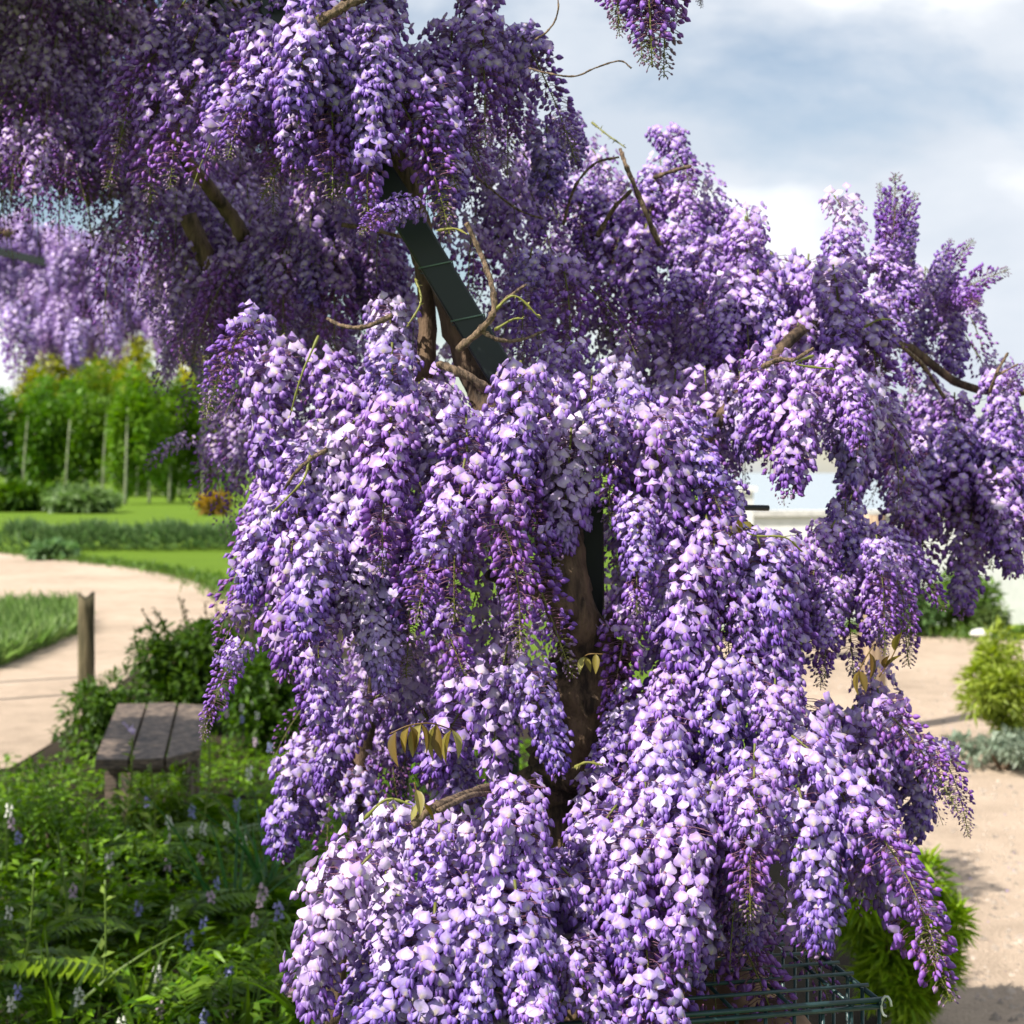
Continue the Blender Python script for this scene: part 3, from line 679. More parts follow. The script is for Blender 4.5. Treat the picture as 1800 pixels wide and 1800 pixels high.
for pts in (
    [(870, 545, 1.87), (905, 520, 1.86), (950, 560, 1.86)], [(770, 405, 1.98), (800, 402, 1.96), (822, 412, 1.92)],
    [(870, 580, 1.87), (900, 562, 1.86), (920, 560, 1.86)], [(1260, 980, 1.96), (1290, 935, 1.95), (1330, 942, 1.94), (1380, 945, 1.94), (1410, 970, 1.95)],
    [(1010, 1350, 1.63), (1030, 1340, 1.62), (1060, 1345, 1.62)],
    [(545, 800, 1.83), (535, 840, 1.82), (510, 870, 1.82), (480, 900, 1.83)], [(640, 1440, 1.58), (680, 1405, 1.57), (725, 1415, 1.57)],
    [(1430, 625, 1.96), (1400, 640, 1.95), (1470, 650, 1.95)], [(1040, 215, 2.6), (1065, 235, 2.58), (1100, 260, 2.55)],
    [(1520, 575, 2.25), (1545, 562, 2.22), (1570, 562, 2.22)],
    [(730, 490, 2.0), (740, 530, 1.98), (715, 575, 1.97)], [(560, 590, 1.96), (530, 660, 1.95), (510, 730, 1.96)]):
    greenstalk(pts)
# bronze young leaves on the vine
BRZ = [(0.22, 0.17, 0.035), (0.15, 0.10, 0.025), (0.30, 0.27, 0.08)]
def compound_leaf(pts, n, size, droop=(0, -0.15, -1)):
    q = px(pts, 6); mb = MB(); tube(mb, q, 0.0009, 5, (0.16, 0.10, 0.03)); o = obj('compound_leaf', mb.mesh('leaf_stalk', M_stem), vine)
    for i in range(n):
        a = q[int((i + 0.5) / n * (len(q) - 1))]
        for s_ in ((-1, 1) if i < n - 1 else (0,)):
            f = MB(); W = 7; V = []; cs = []; base_ = np.array(random.choice(BRZ))
            for r_ in range(W):
                t = r_ / (W - 1); wd = 0.19 * math.sin(math.pi * t ** 0.8) ** 0.9
                for u in (-1, 0, 1):
                    V.append((t, u * wd, abs(u) * wd * 0.9 - 0.12 * t * t)); cs.append(base_ * (1.0 if u else 1.5))
            Q = [[r_ * 3 + j, r_ * 3 + j + 1, r_ * 3 + j + 4, r_ * 3 + j + 3] for r_ in range(W - 1) for j in range(2)]
            f.add(V, np.array(Q), np.array(cs))
            d = Vector((droop[0] + s_ * 0.25 + random.uniform(-.15, .15), droop[1] + random.uniform(-.3, .1), droop[2])).normalized()
            x = d; y = Vector((0, 0, 1)).cross(x); y = y.normalized() if y.length > .05 else Vector((1, 0, 0)); z = x.cross(y)
            Mr = Matrix((x, y, z)).transposed().to_4x4() @ Matrix.Rotation(random.uniform(-.9, .9), 4, 'X')
            obj('leaflet', f.mesh('leaflet', M_leaf), o, mw=Matrix.Translation(a) @ Mr @ Matrix.Scale(size * random.uniform(.85, 1.1), 4))
compound_leaf([(800, 1285, 1.80), (760, 1272, 1.76), (720, 1275, 1.75), (685, 1290, 1.75)], 5, 0.040)
compound_leaf([(745, 1420, 1.60), (735, 1400, 1.59), (728, 1375, 1.59)], 2, 0.030, (0.1, -.1, -0.4))
compound_leaf([(1500, 1200, 1.95), (1520, 1160, 1.94), (1535, 1135, 1.94)], 2, 0.034, (0, -.1, -1))
compound_leaf([(1545, 1190, 1.98), (1565, 1160, 1.97), (1580, 1130, 1.97)], 2, 0.03, (0.2, -.1, .5))
compound_leaf([(1290, 945, 1.95), (1310, 930, 1.94), (1330, 932, 1.94)], 2, 0.022, (-.3, -.1, .3))
compound_leaf([(1020, 1160, 1.9), (1035, 1150, 1.88), (1060, 1150, 1.88)], 2, 0.025, (0, -.1, -.8))

# ------------------------------------------------------------------ wisteria on the far arches
far = thing('far_wisteria', 'pale lilac wisteria hanging from the far arches above the woodland', 'wisteria', P(100, 500, 9.5))
far.location = (0, 0, 0)
ff = []
FARV = {}
for (x0, x1, yt, yb) in ((-40, 120, 365, 620), (90, 270, 400, 640), (60, 330, 470, 645)):
    d = random.uniform(9.0, 10.0); k = F / d
    for i in range(int((x1 - x0) * (yb - yt) / 480)):
        x = random.uniform(x0, x1); y = random.uniform(yt, max(yt + 10, yb - 0.30 * k))
        p = P(x, y, d + random.uniform(-.4, .6)); s = random.uniform(1.2, 1.8)
        ff.append((p, s))
for (x, y, s) in ((30, 545, 2.3), (22, 530, 2.3), (38, 560, 2.2), (145, 570, 1.6), (150, 560, 1.6), (265, 560, 1.8)):
    ff.append((P(x, y, 8.9), s))
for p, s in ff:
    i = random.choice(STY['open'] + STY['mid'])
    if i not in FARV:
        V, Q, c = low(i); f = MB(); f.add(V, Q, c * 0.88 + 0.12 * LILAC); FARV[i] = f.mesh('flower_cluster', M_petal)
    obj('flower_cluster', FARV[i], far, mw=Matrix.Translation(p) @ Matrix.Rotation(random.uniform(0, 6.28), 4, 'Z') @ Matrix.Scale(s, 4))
fperg = thing('far_pergola', 'far green steel arches hidden under the pale lilac wisteria', 'pergola', (0, 0, 0))
for Y in (9.3, 10.3): beam([Vector((p.x, p.y, p.z * 1.03)) for p in arch(Y, -1.7)], 0.05, 0.05, par=fperg)
mb = MB(); tube(mb, spline([P(-60, 400, 9.6), P(60, 420, 9.7), P(180, 470, 9.8), P(300, 500, 9.9)], 5), 0.03, 8); obj('branch', mb.mesh('branch', M_bark), far)

# ------------------------------------------------------------------ wire basket with stones round the vine's foot
cage = thing('wire_basket', 'dark green welded wire basket round the foot of the wisteria', 'wire basket', (0, 0, 0))
ZT = EYE - (1757 - CY) / F * 1.75
fr = P(1548, 1757, 1.75); br = P(1440, 1673, 1.75 * (1757 - CY) / (1673 - CY)); 
ex = (br - fr); ex.z = 0; ey = ex.normalized(); exx = Vector((-ey.y, ey.x, 0))     # ey: back, exx: towards the left
Wc, Dc = 0.50, 0.46
c0 = Vector((fr.x, fr.y, 0))
def cp(a, b, z): return c0 + exx * a + ey * b + Vector((0, 0, z))
def wire(p, q, r=0.0024, name='wire', n=1):
    mb = MB(); tube(mb, [p, p.lerp(q, 0.5), q], r, 7); return obj(name, mb.mesh(name, M_wire), cage)
for z in (ZT, ZT - 0.008): 
    wire(cp(-.006, 0, z), cp(Wc, 0, z), 0.0032, 'top_rail')
wire(cp(0, -.004, ZT - .003), cp(0, Dc, ZT - .003), 0.0032, 'top_rail'); wire(cp(Wc, 0, ZT), cp(Wc, Dc, ZT), 0.0032, 'top_rail'); wire(cp(0, Dc, ZT), cp(Wc, Dc, ZT), 0.0032, 'top_rail')
nx = 14
for i in range(nx + 1):
    a = Wc * i / nx
    wire(cp(a, 0.0035, 0), cp(a, 0.0035, ZT - .004)); wire(cp(a, Dc, 0), cp(a, Dc, ZT))
    if i % 2 == 1: wire(cp(a, 0, ZT - .0045), cp(a, Dc, ZT - .0045))
for i in range(1, 11):
    b = Dc * i / 11
    wire(cp(0.0035, b, 0), cp(0.0035, b, ZT)); wire(cp(Wc, b, 0), cp(Wc, b, ZT))
    if i < 11: wire(cp(-.004, b, ZT + .003), cp(Wc, b, ZT + .003))
for i in range(1, 8):
    z = ZT - 0.12 * i
    if z > 0:
        wire(cp(0, 0, z), cp(Wc, 0, z)); wire(cp(0, 0, z), cp(0, Dc, z)); wire(cp(Wc, 0, z), cp(Wc, Dc, z)); wire(cp(0, Dc, z), cp(Wc, Dc, z))
cl = [cp(-.006, 0, ZT - .004) + Vector((0.006 * math.cos(t * 0.6), -.004, 0.012 * math.sin(t * 0.6) - 0.003)) for t in range(9)]
mb = MB(); tube(mb, cl, 0.0016, 6); obj('clip', mb.mesh('clip', M_clip), cage)
def stone(p, r, sd, mat, label, name='stone', cat='stone'):
    import bmesh
    bm = bmesh.new(); bmesh.ops.create_icosphere(bm, subdivisions=3, radius=1); rr = random.Random(sd)
    ph = [rr.uniform(0, 6) for _ in range(6)]
    for v in bm.verts:
        c = v.co.copy(); k = 1 + 0.10 * math.sin(c.x * 3 + ph[0]) + 0.10 * math.sin(c.y * 3.5 + ph[1]) + 0.08 * math.sin(c.z * 4 + ph[2]) + 0.05 * math.sin(7 * c.x + 5 * c.z + ph[3])
        v.co = Vector((c.x * r[0], c.y * r[1], c.z * r[2])) * k
    for f in bm.faces: f.smooth = True
    me = bpy.data.meshes.new(name); bm.to_mesh(me); bm.free(); me.materials.append(mat)
    return obj(name, me, loc=p, label=label, category=cat)
lab = ['brown stone lying nearest the front corner of the wire basket', 'broad brown stone behind the corner stone in the wire basket', 'reddish brown stone deeper inside the wire basket', 'small brown stone low at the basket\'s side rail']
for i, (a, b, z, r) in enumerate(((0.09, 0.10, ZT - .075, (.055, .05, .045)), (0.10, 0.24, ZT - .07, (.06, .055, .05)), (0.22, 0.15, ZT - .08, (.06, .06, .05)), (0.04, 0.32, ZT - .11, (.03, .03, .03)))):
    stone(cp(a, b, z), r, i + 3, M_stone, lab[i])
mb = MB()    # the fill below the top stones
for i in range(90):
    rr = random.uniform(.04, .06); p = cp(random.uniform(.06, Wc - .06), random.uniform(.07, Dc - .06), random.uniform(.05, ZT - .15))
    V = []; 
    for a in range(5):
        for b in range(8):
            th = math.pi * a / 4; ph = 2 * math.pi * b / 8
            V.append(p + Vector((math.sin(th) * math.cos(ph), math.sin(th) * math.sin(ph), .8 * math.cos(th))) * rr * random.uniform(.85, 1.1))
    mb.add(V, np.array([[a * 8 + b, a * 8 + (b + 1) % 8, (a + 1) * 8 + (b + 1) % 8, (a + 1) * 8 + b] for a in range(4) for b in range(8)]))
o = obj('rubble', mb.mesh('rubble', M_stone), kind='stuff', label='brown stone rubble filling the wire basket', category='stone')

# ------------------------------------------------------------------ bench
bench = thing('wooden_bench', 'low weathered bench of three dark planks among the green undergrowth', 'bench', (0, 0, 0))
ZB = 0.50
def Bp(x, y): 
    d = (EYE - ZB) * F / (y - CY); return Vector(((x - CX) / F * d, d, ZB))
nl, nr_, flf, frr = Bp(164, 1335), Bp(352, 1335), Bp(205, 1236), Bp(366, 1236)
for i in range(3):
    g = 0.012
    mb = MB(); V = []; rows = 8
    for r_ in range(rows + 1):
        t = r_ / rows
        for u in (0, 1):
            f = i / 3 + u / 3
            a = nl.lerp(nr_, f); b = flf.lerp(frr, f)
            a = a + (a - b).normalized() * 0.0
            ct = 0.05 * max(0, f - 0.5) ** 2 * 12                        # rounded near corner
            ctf = 0.06 * max(0, f - 0.85) * 4
            p = a.lerp(b, ct + (1 - ct - ctf) * t)
            side = (nr_ - nl).normalized() * g * (1 if u == 0 else -1) * 0.5
            for z in (0, -0.036): V.append(p + side + Vector((0, 0, z + 0.002 * math.sin(i * 3 + t * 5))))
    Q = []
    for r_ in range(rows):
        o_ = r_ * 4
        Q += [[o_, o_ + 2, o_ + 6, o_ + 4], [o_ + 1, o_ + 5, o_ + 7, o_ + 3], [o_, o_ + 4, o_ + 5, o_ + 1], [o_ + 2, o_ + 3, o_ + 7, o_ + 6]]
    Q += [[0, 1, 3, 2], [rows * 4, rows * 4 + 2, rows * 4 + 3, rows * 4 + 1]]
    mb.add(V, np.array(Q)); obj('plank', mb.mesh('plank', M_wood, False), bench)
for t in (0.14, 0.86):
    a, b = nl.lerp(flf, t), nr_.lerp(frr, t); dx = (b - a).normalized()
    mb = MB(); M = Matrix.Translation(a) @ Matrix.Rotation(math.atan2(dx.y, dx.x), 4, 'Z')
    box(mb, (0.05, -0.03, -0.085), ((b - a).length - 0.05, 0.03, -0.039), M=M); obj('batten', mb.mesh('batten', M_wood, False), bench)
    for u in (0.14, 0.86):
        p = a.lerp(b, u); mb = MB(); box(mb, (p.x - .022, p.y - .022, 0), (p.x + .022, p.y + .022, ZB - .086)); obj('leg', mb.mesh('leg', M_wood, False), bench)
fp = MB(); V, Q, c = FL[0]['pale'][0]; fp.add(V @ Ry(1.2).T, Q, c)
for k_, (x, y) in enumerate(((228, 1283), (233, 1290), (222, 1278))):
    p = Bp(x, y); o = obj('fallen_blossom', fp.mesh('fallen_blossom', M_petal), loc=p + Vector((0, 0, 0.012)), label=['fallen pale blossom lying midway on the bench\'s outer plank', 'fallen pale blossom closest to the plank gap on the bench', 'fallen pale blossom farthest back on the bench planks'][k_], category='blossom', group='blossoms fallen on the bench'); o.rotation_euler.z = k_ * 2.1; o.scale = (1.5,) * 3

# ------------------------------------------------------------------ undergrowth at the left
GA, GB = (0.06, 0.15, 0.004), (0.21, 0.36, 0.010)
def bedtop(y): return np.minimum(0.52, np.maximum(0.08, 1.50 - 0.194 * y))
mb = MB()
n = 42000
yy = rng.uniform(2.9, 8.6, n); xx = rng.uniform(-0.40, 0.02, n) * yy + rng.uniform(-.1, .25, n)
ok = (xx < 0.35) & ~((yy > 5.5) & (yy < 7.2) & (xx > -2.0) & (xx < -1.15)) & ~((yy > 7.4) & (xx < -0.285 * yy - (8 - yy) * .35))
yy, xx = yy[ok], xx[ok]; n = len(yy)
hh = np.where((yy > 6.2) & (xx < -0.29 * yy), 0.26, bedtop(yy)) * (0.84 + 0.16 * np.sin(xx * 5.1 + 1) * np.sin(yy * 3.3)) 
zz = hh * rng.random(n) ** 0.6
d = rng.normal(0, 1, (n, 3)); d[:, 2] = d[:, 2] * 0.45 + 0.1
leaves(mb, np.stack([xx, yy, zz], 1), d, 0.040 * rng.uniform(.4, 1.6, n), colmix(n, GA, GB, .3), width=0.55)
obj('undergrowth', mb.mesh('undergrowth', M_leaf), kind='stuff', label='dense shaded green undergrowth filling the flower bed', category='undergrowth')

def fern(p, label, nf=7, Lf=0.42, col=(GA, GB), up=0.9, name='fern', wide=1.0):
    t = thing(name, label, 'fern', p)
    for i in range(nf):
        az = 2 * math.pi * i / nf + random.uniform(-.3, .3); L_ = Lf * random.uniform(.75, 1.15); mb = MB()
        pts = []; q = Vector((0, 0, 0)); el = random.uniform(1.0, 1.35) * up
        for s_ in range(15):
            pts.append(q.copy()); e = el - 1.5 * (s_ / 14) ** 1.3
            q = q + Vector((math.cos(az) * math.cos(e), math.sin(az) * math.cos(e), math.sin(e))) * L_ / 14
        tube(mb, pts, [0.003 * (1 - .7 * k / 14) for k in range(15)], 4, (0.10, 0.15, 0.03))
        pos, dr, sz = [], [], []
        for s_ in range(3, 15):
            tg = (pts[min(s_ + 1, 14)] - pts[s_ - 1]).normalized(); sd = tg.cross(Vector((0, 0, 1))).normalized()
            for sg in (-1, 1):
                for hf in (0, .5):
                    pos.append(pts[s_].lerp(pts[s_ - 1], hf)); dr.append(sd * sg + tg * 0.45 + Vector((0, 0, -.12)))
                    sz.append(L_ * 0.27 * wide * math.sin(math.pi * (0.12 + 0.86 * (s_ - hf) / 14.5)) ** .8)
        leaves(mb, np.array(pos), np.array(dr), np.array(sz), colmix(len(pos), *col, .08), roll=np.zeros(len(pos)), width=0.62)
        obj('frond', mb.mesh('frond', M_leaf), t)
for (x, y, d, lb, Lf) in (
    (300, 1660, 3.7, 'large arching fern low in the bed with broad pinnate fronds', 0.48), (430, 1640, 3.6, 'fern with bright fronds close to the hanging pale flowers', 0.40),
    (230, 1560, 4.0, 'fern just below the middle of the shaded bed', 0.42), (330, 1430, 4.9, 'sunlit yellow-green fern directly in front of the bench', 0.40),
    (440, 1400, 5.0, 'fern beside the purple drooping clusters with slanting fronds', 0.42), (140, 1640, 3.8, 'dark fern low at the outer side of the bed', 0.40),
    (480, 1560, 4.0, 'fern in deep shade behind the flower stems', 0.4), (270, 1400, 5.2, 'small fern growing under the front edge of the bench', 0.34),
    (370, 1530, 4.2, 'fern among the small white flowers', 0.38), (60, 1560, 4.1, 'dark fern at the very edge of the picture', 0.38)):
    p = P(x, y, d); h = max(0, p.z - 0.12); br_ = (0.09, 0.19, 0.012) if 'sunlit' in lb or 'bright' in lb else GA
    fern(Vector((p.x, p.y, max(0.0, h - .12))), lb, 8, Lf, (br_, (0.17, 0.27, 0.025) if br_ is not GA else GB))
def leafy_stem(p, h, label, col, name='leafy_stem', cat='plant', size=0.05, n=16):
    mb = MB(); b = Vector((random.uniform(-.04, .04), random.uniform(-.03, .03), h)); q = spline([Vector((0, 0, 0)), b * .5 + Vector((.01, 0, 0)), b], 5)
    tube(mb, q, 0.003, 5, (0.12, 0.18, 0.03)); t = thing(name, label, cat, p); obj('stem', mb.mesh('stem', M_stem), t)
    m2 = MB(); pos = []; dr = []
    for i in range(n):
        f = 0.25 + .75 * i / n; a = i * 2.4; pos.append(b * f); dr.append((math.cos(a), math.sin(a), .55))
    leaves(m2, np.array(pos), np.array(dr), size * (1.15 - np.arange(n) / n * .6), colmix(n, *col), width=0.8); obj('foliage', m2.mesh('foliage', M_leaf), t, kind='stuff')
for (x, y, d, h, lb) in (
    (215, 1400, 4.8, .30, 'pale leafy stem rising before the bench leg'), (355, 1390, 4.7, .28, 'bright leafy stem rising in the sun patch before the bench'), (270, 1440, 4.6, .26, 'broad-leaved stem beside the sun patch'),
    (140, 1520, 4.0, .3, 'yellow-green leafy stem in the middle of the dark bed'), (120, 1600, 3.8, .3, 'tall thin leafy stem in the dark corner of the bed'), (30, 1660, 3.5, .25, 'leafy stem at the bed\'s dark outer edge'),
    (170, 1700, 3.5, .3, 'pale leafy stem near the bottom edge of the bed'), (480, 1750, 3.4, .22, 'bright leafy shoot at the bottom beside the pink flower head'), (540, 1620, 3.6, .28, 'glossy leafy stem against the pale hanging flowers')):
    p = P(x, y, d); leafy_stem(Vector((p.x, p.y, max(0, p.z - h * .5))), h + .05, lb, ((0.12, 0.20, 0.03), (0.24, 0.33, 0.06)))
def blades(p, label, n=14, h=0.4, col=((0.03, 0.10, 0.03), (0.07, 0.17, 0.05)), w_=.012, spread=.25, name='strap_leaf_clump'):
    t = thing(name, label, 'plant', p)
    for i in range(n):
        a = random.uniform(0, 6.28); L_ = h * random.uniform(.6, 1.15); le = random.uniform(.05, spread * 2.4); V = []; rows = 7
        for r_ in range(rows):
            f = r_ / (rows - 1); q = Vector((math.cos(a) * le * f * f * L_ * 1.6, math.sin(a) * le * f * f * L_ * 1.6, L_ * f * (1 - .25 * le * f)))
            ww = w_ * (1 - f ** 3) * .5 + .0005; sd = Vector((-math.sin(a + .6), math.cos(a + .6), 0))
            V += [q - sd * ww, q + Vector((0, 0, -.002)), q + sd * ww]
        mb = MB(); Q = [[r_ * 3 + j, r_ * 3 + j + 1, r_ * 3 + j + 4, r_ * 3 + j + 3] for r_ in range(rows - 1) for j in range(2)]
        mb.add(V, np.array(Q), colmix(1, *col)[0]); o = obj('blade', mb.mesh('blade', M_leaf), t); o.location = (random.uniform(-.03, .03), random.uniform(-.03, .03), 0)
for (x, y, d, h, lb, nb) in ((400, 1520, 4.2, .5, 'upright blue-green strap leaves beside the shaded clusters', 9), (470, 1480, 4.3, .42, 'strap leaves leaning over below the purple clusters', 9),
    (260, 1760, 3.4, .3, 'grassy strap leaves at the bottom of the bed', 16), (540, 1760, 3.1, .26, 'bright grass-like leaves under the pale hanging flowers', 16), (430, 1790, 3.2, .22, 'grass-like leaves round the pink flower head', 14),
    (90, 1760, 3.4, .3, 'narrow grassy leaves in the dark bottom corner', 14), (600, 1780, 3.0, .28, 'arching strap leaves beside the basket', 12)):
    p = P(x, y, d); blades(Vector((p.x, p.y, max(0, p.z - h * .55))), lb, nb, h, ((0.03, 0.10, 0.03), (0.07, 0.17, 0.05)) if nb < 10 else ((.08, .16, .02), (.16, .26, .03)))
# bell flowers on stems: bluish, pink, white
def bellflower(seed, col):
    r = random.Random(seed); s, f = MB(), MB(); h = .26; q = spline([Vector((0, 0, 0)), Vector((.005, 0, h * .6)), Vector((.02, 0, h))], 5); tube(s, q, .0018, 5, (.09, .16, .03))
    for i in range(7):
        t = .80 + .20 * i / 7; a = i * 2.4; p = Vector((.02 * t, 0, h * t)) + Vector((math.cos(a), math.sin(a), -.2)) * .010
        V = []; k = 6
        for row, (rr, z) in enumerate(((.001, .004), (.0042, 0), (.0048, -.006), (.0085, -.011))):
            for j in range(k): V.append(p + Vector((rr * math.cos(j * 2 * math.pi / k), rr * math.sin(j * 2 * math.pi / k), z)))
        f.add(V, np.array([[b * k + j, b * k + (j + 1) % k, (b + 1) * k + (j + 1) % k, (b + 1) * k + j] for b in range(3) for j in range(k)]), np.array(col) * r.uniform(.8, 1.1))
    return s.mesh('stem', M_stem), f.mesh('bells', M_petal)
BF = {'blue': [bellflower(i, (.26, .26, .55)) for i in range(2)], 'pink': [bellflower(5 + i, (.55, .40, .50)) for i in range(2)], 'white': [bellflower(9 + i, (.70, .70, .60)) for i in range(2)]}
spots = [(300, 1440, 4.6, 'white'), (330, 1455, 4.6, 'white'), (350, 1450, 4.5, 'white'), (300, 1465, 4.5, 'white'), (435, 1470, 4.4, 'white'), (400, 1450, 4.5, 'white'), (480, 1475, 4.3, 'pink'), (470, 1560, 3.9, 'pink'), (530, 1520, 4.0, 'pink'),
    (330, 1420, 5.0, 'blue'), (265, 1403, 4.9, 'blue'), (420, 1405, 4.8, 'blue'), (290, 1515, 4.3, 'pink'), (375, 1545, 4.1, 'blue'), (380, 1570, 4.0, 'pink'), (360, 1615, 3.8, 'blue'), (335, 1640, 3.8, 'blue'), (300, 1600, 3.9, 'white'),
    (370, 1740, 3.4, 'white'), (350, 1780, 3.3, 'blue'), (285, 1700, 3.5, 'white'), (275, 1765, 3.4, 'pink'), (225, 1790, 3.3, 'white'), (560, 1670, 3.4, 'blue'), (395, 1700, 3.6, 'blue'), (440, 1350, 5.3, 'white'), (420, 1240, 6.6, 'white'),
    (450, 1255, 6.4, 'white'), (430, 1260, 6.4, 'blue'), (470, 1310, 5.6, 'blue'), (450, 1300, 5.6, 'pink'), (400, 1250, 6.6, 'pink'), (10, 1420, 4.4, 'white'), (12, 1440, 4.3, 'pink'), (40, 1465, 4.2, 'blue'), (30, 1740, 3.4, 'blue'), (20, 1760, 3.3, 'white'),
    (150, 1740, 3.4, 'white'), (10, 1600, 3.8, 'white'), (120, 1560, 4.1, 'pink'), (250, 1590, 4.0, 'blue'), (455, 1610, 3.7, 'pink'), (465, 1575, 3.8, 'pink'), (500, 1590, 3.7, 'blue'), (550, 1560, 3.8, 'white'), (410, 1760, 3.3, 'pink'), (640, 1790, 3.0, 'pink'), (195, 1500, 4.4, 'white'), (345, 1500, 4.4, 'pink'), (520, 1470, 4.2, 'blue'), (560, 1440, 4.6, 'white')]
wl_ = {'blue': 'small violet-blue bell flower on a thin stem in the bed', 'pink': 'small pale pink bell flower on a thin stem in the bed', 'white': 'small white bell flower on a thin stem in the bed'}
ORD = ['leftmost', 'second from left', 'third from left', 'fourth from left', 'fifth from left', 'sixth from left', 'seventh from left', 'eighth from left', 'ninth from left', 'tenth from left', 'eleventh from left', 'twelfth from left']
def band(y): return 'level with the bench' if y < 1400 else 'midway down the bed' if y < 1540 else 'low in the bed'
for (x, y, d, c) in spots:
    p = P(x, y, d); same = sorted(q[0] + q[1] * 1e-4 for q in spots if q[3] == c and band(q[1]) == band(y)); k_ = same.index(x + y * 1e-4)
    sc2 = random.uniform(.6, .9); t = thing('bell_flower', 'small %s bell flower, %s among the %s ones %s' % (wl_[c].split()[1] if c == 'blue' else c, ORD[k_], c, band(y)), 'flower', Vector((p.x, p.y, max(0, p.z - .24 * sc2))), c + ' bell flowers in the bed'); t.rotation_euler.z = random.uniform(0, 6); t.scale = (sc2,) * 3
    s_, f_ = random.choice(BF[c]); obj('stem', s_, t); obj('bells', f_, t)
# pink round flower heads
def allium(p, label, r=.03, h=.25):
    t = thing('pink_allium', label, 'flower', p); s = MB(); tube(s, [(0, 0, 0), (.005, 0, h * .5), (0, 0, h)], .002, 5, (.1, .18, .04)); obj('stem', s.mesh('stem', M_stem), t)
    f = MB(); m = 70; v = rng.normal(size=(m, 3)); v /= np.linalg.norm(v, axis=1, keepdims=True); v[:, 2] = np.abs(v[:, 2]) * .9 - .2
    leaves(f, v * r * .45 + [0, 0, h], v, np.full(m, r * .7), colmix(m, (.62, .38, .55), (.72, .5, .66), .1), width=.7); obj('flower_head', f.mesh('flower_head', M_petal), t)
p = P(527, 1745, 3.2); allium(Vector((p.x, p.y, p.z - .25)), 'round pale pink flower head standing over the bright grass-like leaves')
p = P(600, 1690, 3.1); allium(Vector((p.x, p.y, p.z - .25)), 'pale pink flower head half hidden by the hanging pale flowers')

# bushes
def bush(name, label, x, ytop, d, wpx, n, size, ca, cb, cat='shrub', lobes=26, width=.8, zbase=None, deep=1.0, lobe_r=.4, stems=5):
    k = F / d; p = P(x, ytop, d); h = p.z - 0.0; rx = wpx / 2 / k
    t = thing(name, label, cat, (p.x, p.y, 0))
    mb = MB(); crown(mb, (0, 0, h * .52), (rx * .82, rx * deep * .82, h * .44), n, size, ca, cb, lobes, lobe_r, width, floor=0.0); obj('foliage', mb.mesh('foliage', M_leaf), t, kind='stuff')
    for i in range(stems):
        a = random.uniform(0, 6.28); s = MB(); tube(s, [(0, 0, 0), (math.cos(a) * rx * .25, math.sin(a) * rx * .25, h * .4), (math.cos(a) * rx * .5, math.sin(a) * rx * .5, h * .75)], [.012, .008, .004], 5); obj('stem', s.mesh('stem', M_twig), t)
    return t, h, rx
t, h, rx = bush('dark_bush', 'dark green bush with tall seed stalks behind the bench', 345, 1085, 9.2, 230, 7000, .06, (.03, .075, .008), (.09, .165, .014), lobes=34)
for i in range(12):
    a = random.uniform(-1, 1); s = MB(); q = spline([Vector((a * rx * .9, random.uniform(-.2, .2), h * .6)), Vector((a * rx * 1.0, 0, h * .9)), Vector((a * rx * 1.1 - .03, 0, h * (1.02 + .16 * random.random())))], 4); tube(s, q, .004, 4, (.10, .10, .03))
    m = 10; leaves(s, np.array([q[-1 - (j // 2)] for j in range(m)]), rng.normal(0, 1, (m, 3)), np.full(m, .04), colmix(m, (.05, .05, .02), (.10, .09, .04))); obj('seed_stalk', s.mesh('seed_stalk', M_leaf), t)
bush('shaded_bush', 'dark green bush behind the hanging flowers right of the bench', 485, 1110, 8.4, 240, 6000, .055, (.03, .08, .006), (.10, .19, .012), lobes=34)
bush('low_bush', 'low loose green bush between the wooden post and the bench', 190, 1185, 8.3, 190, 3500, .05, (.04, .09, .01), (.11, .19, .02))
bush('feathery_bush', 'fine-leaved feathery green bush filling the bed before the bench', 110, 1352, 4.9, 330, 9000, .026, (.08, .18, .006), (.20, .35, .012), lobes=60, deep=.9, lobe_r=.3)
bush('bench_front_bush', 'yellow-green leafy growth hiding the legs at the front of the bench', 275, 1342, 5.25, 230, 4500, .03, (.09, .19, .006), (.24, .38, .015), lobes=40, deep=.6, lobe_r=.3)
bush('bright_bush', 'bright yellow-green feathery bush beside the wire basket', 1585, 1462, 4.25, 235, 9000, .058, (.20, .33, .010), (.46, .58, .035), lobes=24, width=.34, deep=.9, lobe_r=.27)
bush('yellow_shrub', 'loose yellow-green shrub standing on the gravel at the picture\'s edge', 1770, 1108, 8.3, 230, 3000, .07, (.22, .28, .03), (.42, .48, .07), lobes=18, width=.5, lobe_r=.26)
bush('silver_plant', 'low silvery grey plant spreading under the yellow-green shrub', 1760, 1285, 7.9, 200, 1600, .05, (.20, .27, .19), (.34, .40, .30), lobes=18)
bush('round_shrub', 'rounded mid-green shrub in front of the white wall', 1690, 1000, 14.6, 120, 2600, .09, (.08, .17, .03), (.19, .32, .06), lobes=24)
bush('pale_shrub', 'pale green low shrub beside the timber post before the white wall', 1600, 1030, 14.4, 110, 2200, .09, (.10, .20, .06), (.20, .32, .11), lobes=22)
bush('flat_shrub', 'low green shrub at the end of the white wall', 1745, 1060, 14.3, 80, 1200, .08, (.10, .17, .05), (.20, .28, .09))
bush('gap_plant', 'green bush glimpsed through the flowers before the white wall', 1405, 960, 12.5, 60, 900, .08, (.08, .19, .015), (.16, .29, .03))
stone(P(1722, 1112, 13.5), (.11, .06, .035), 21, M_paleStone, 'white stone lying at the edge of the gravel by the shrubs')
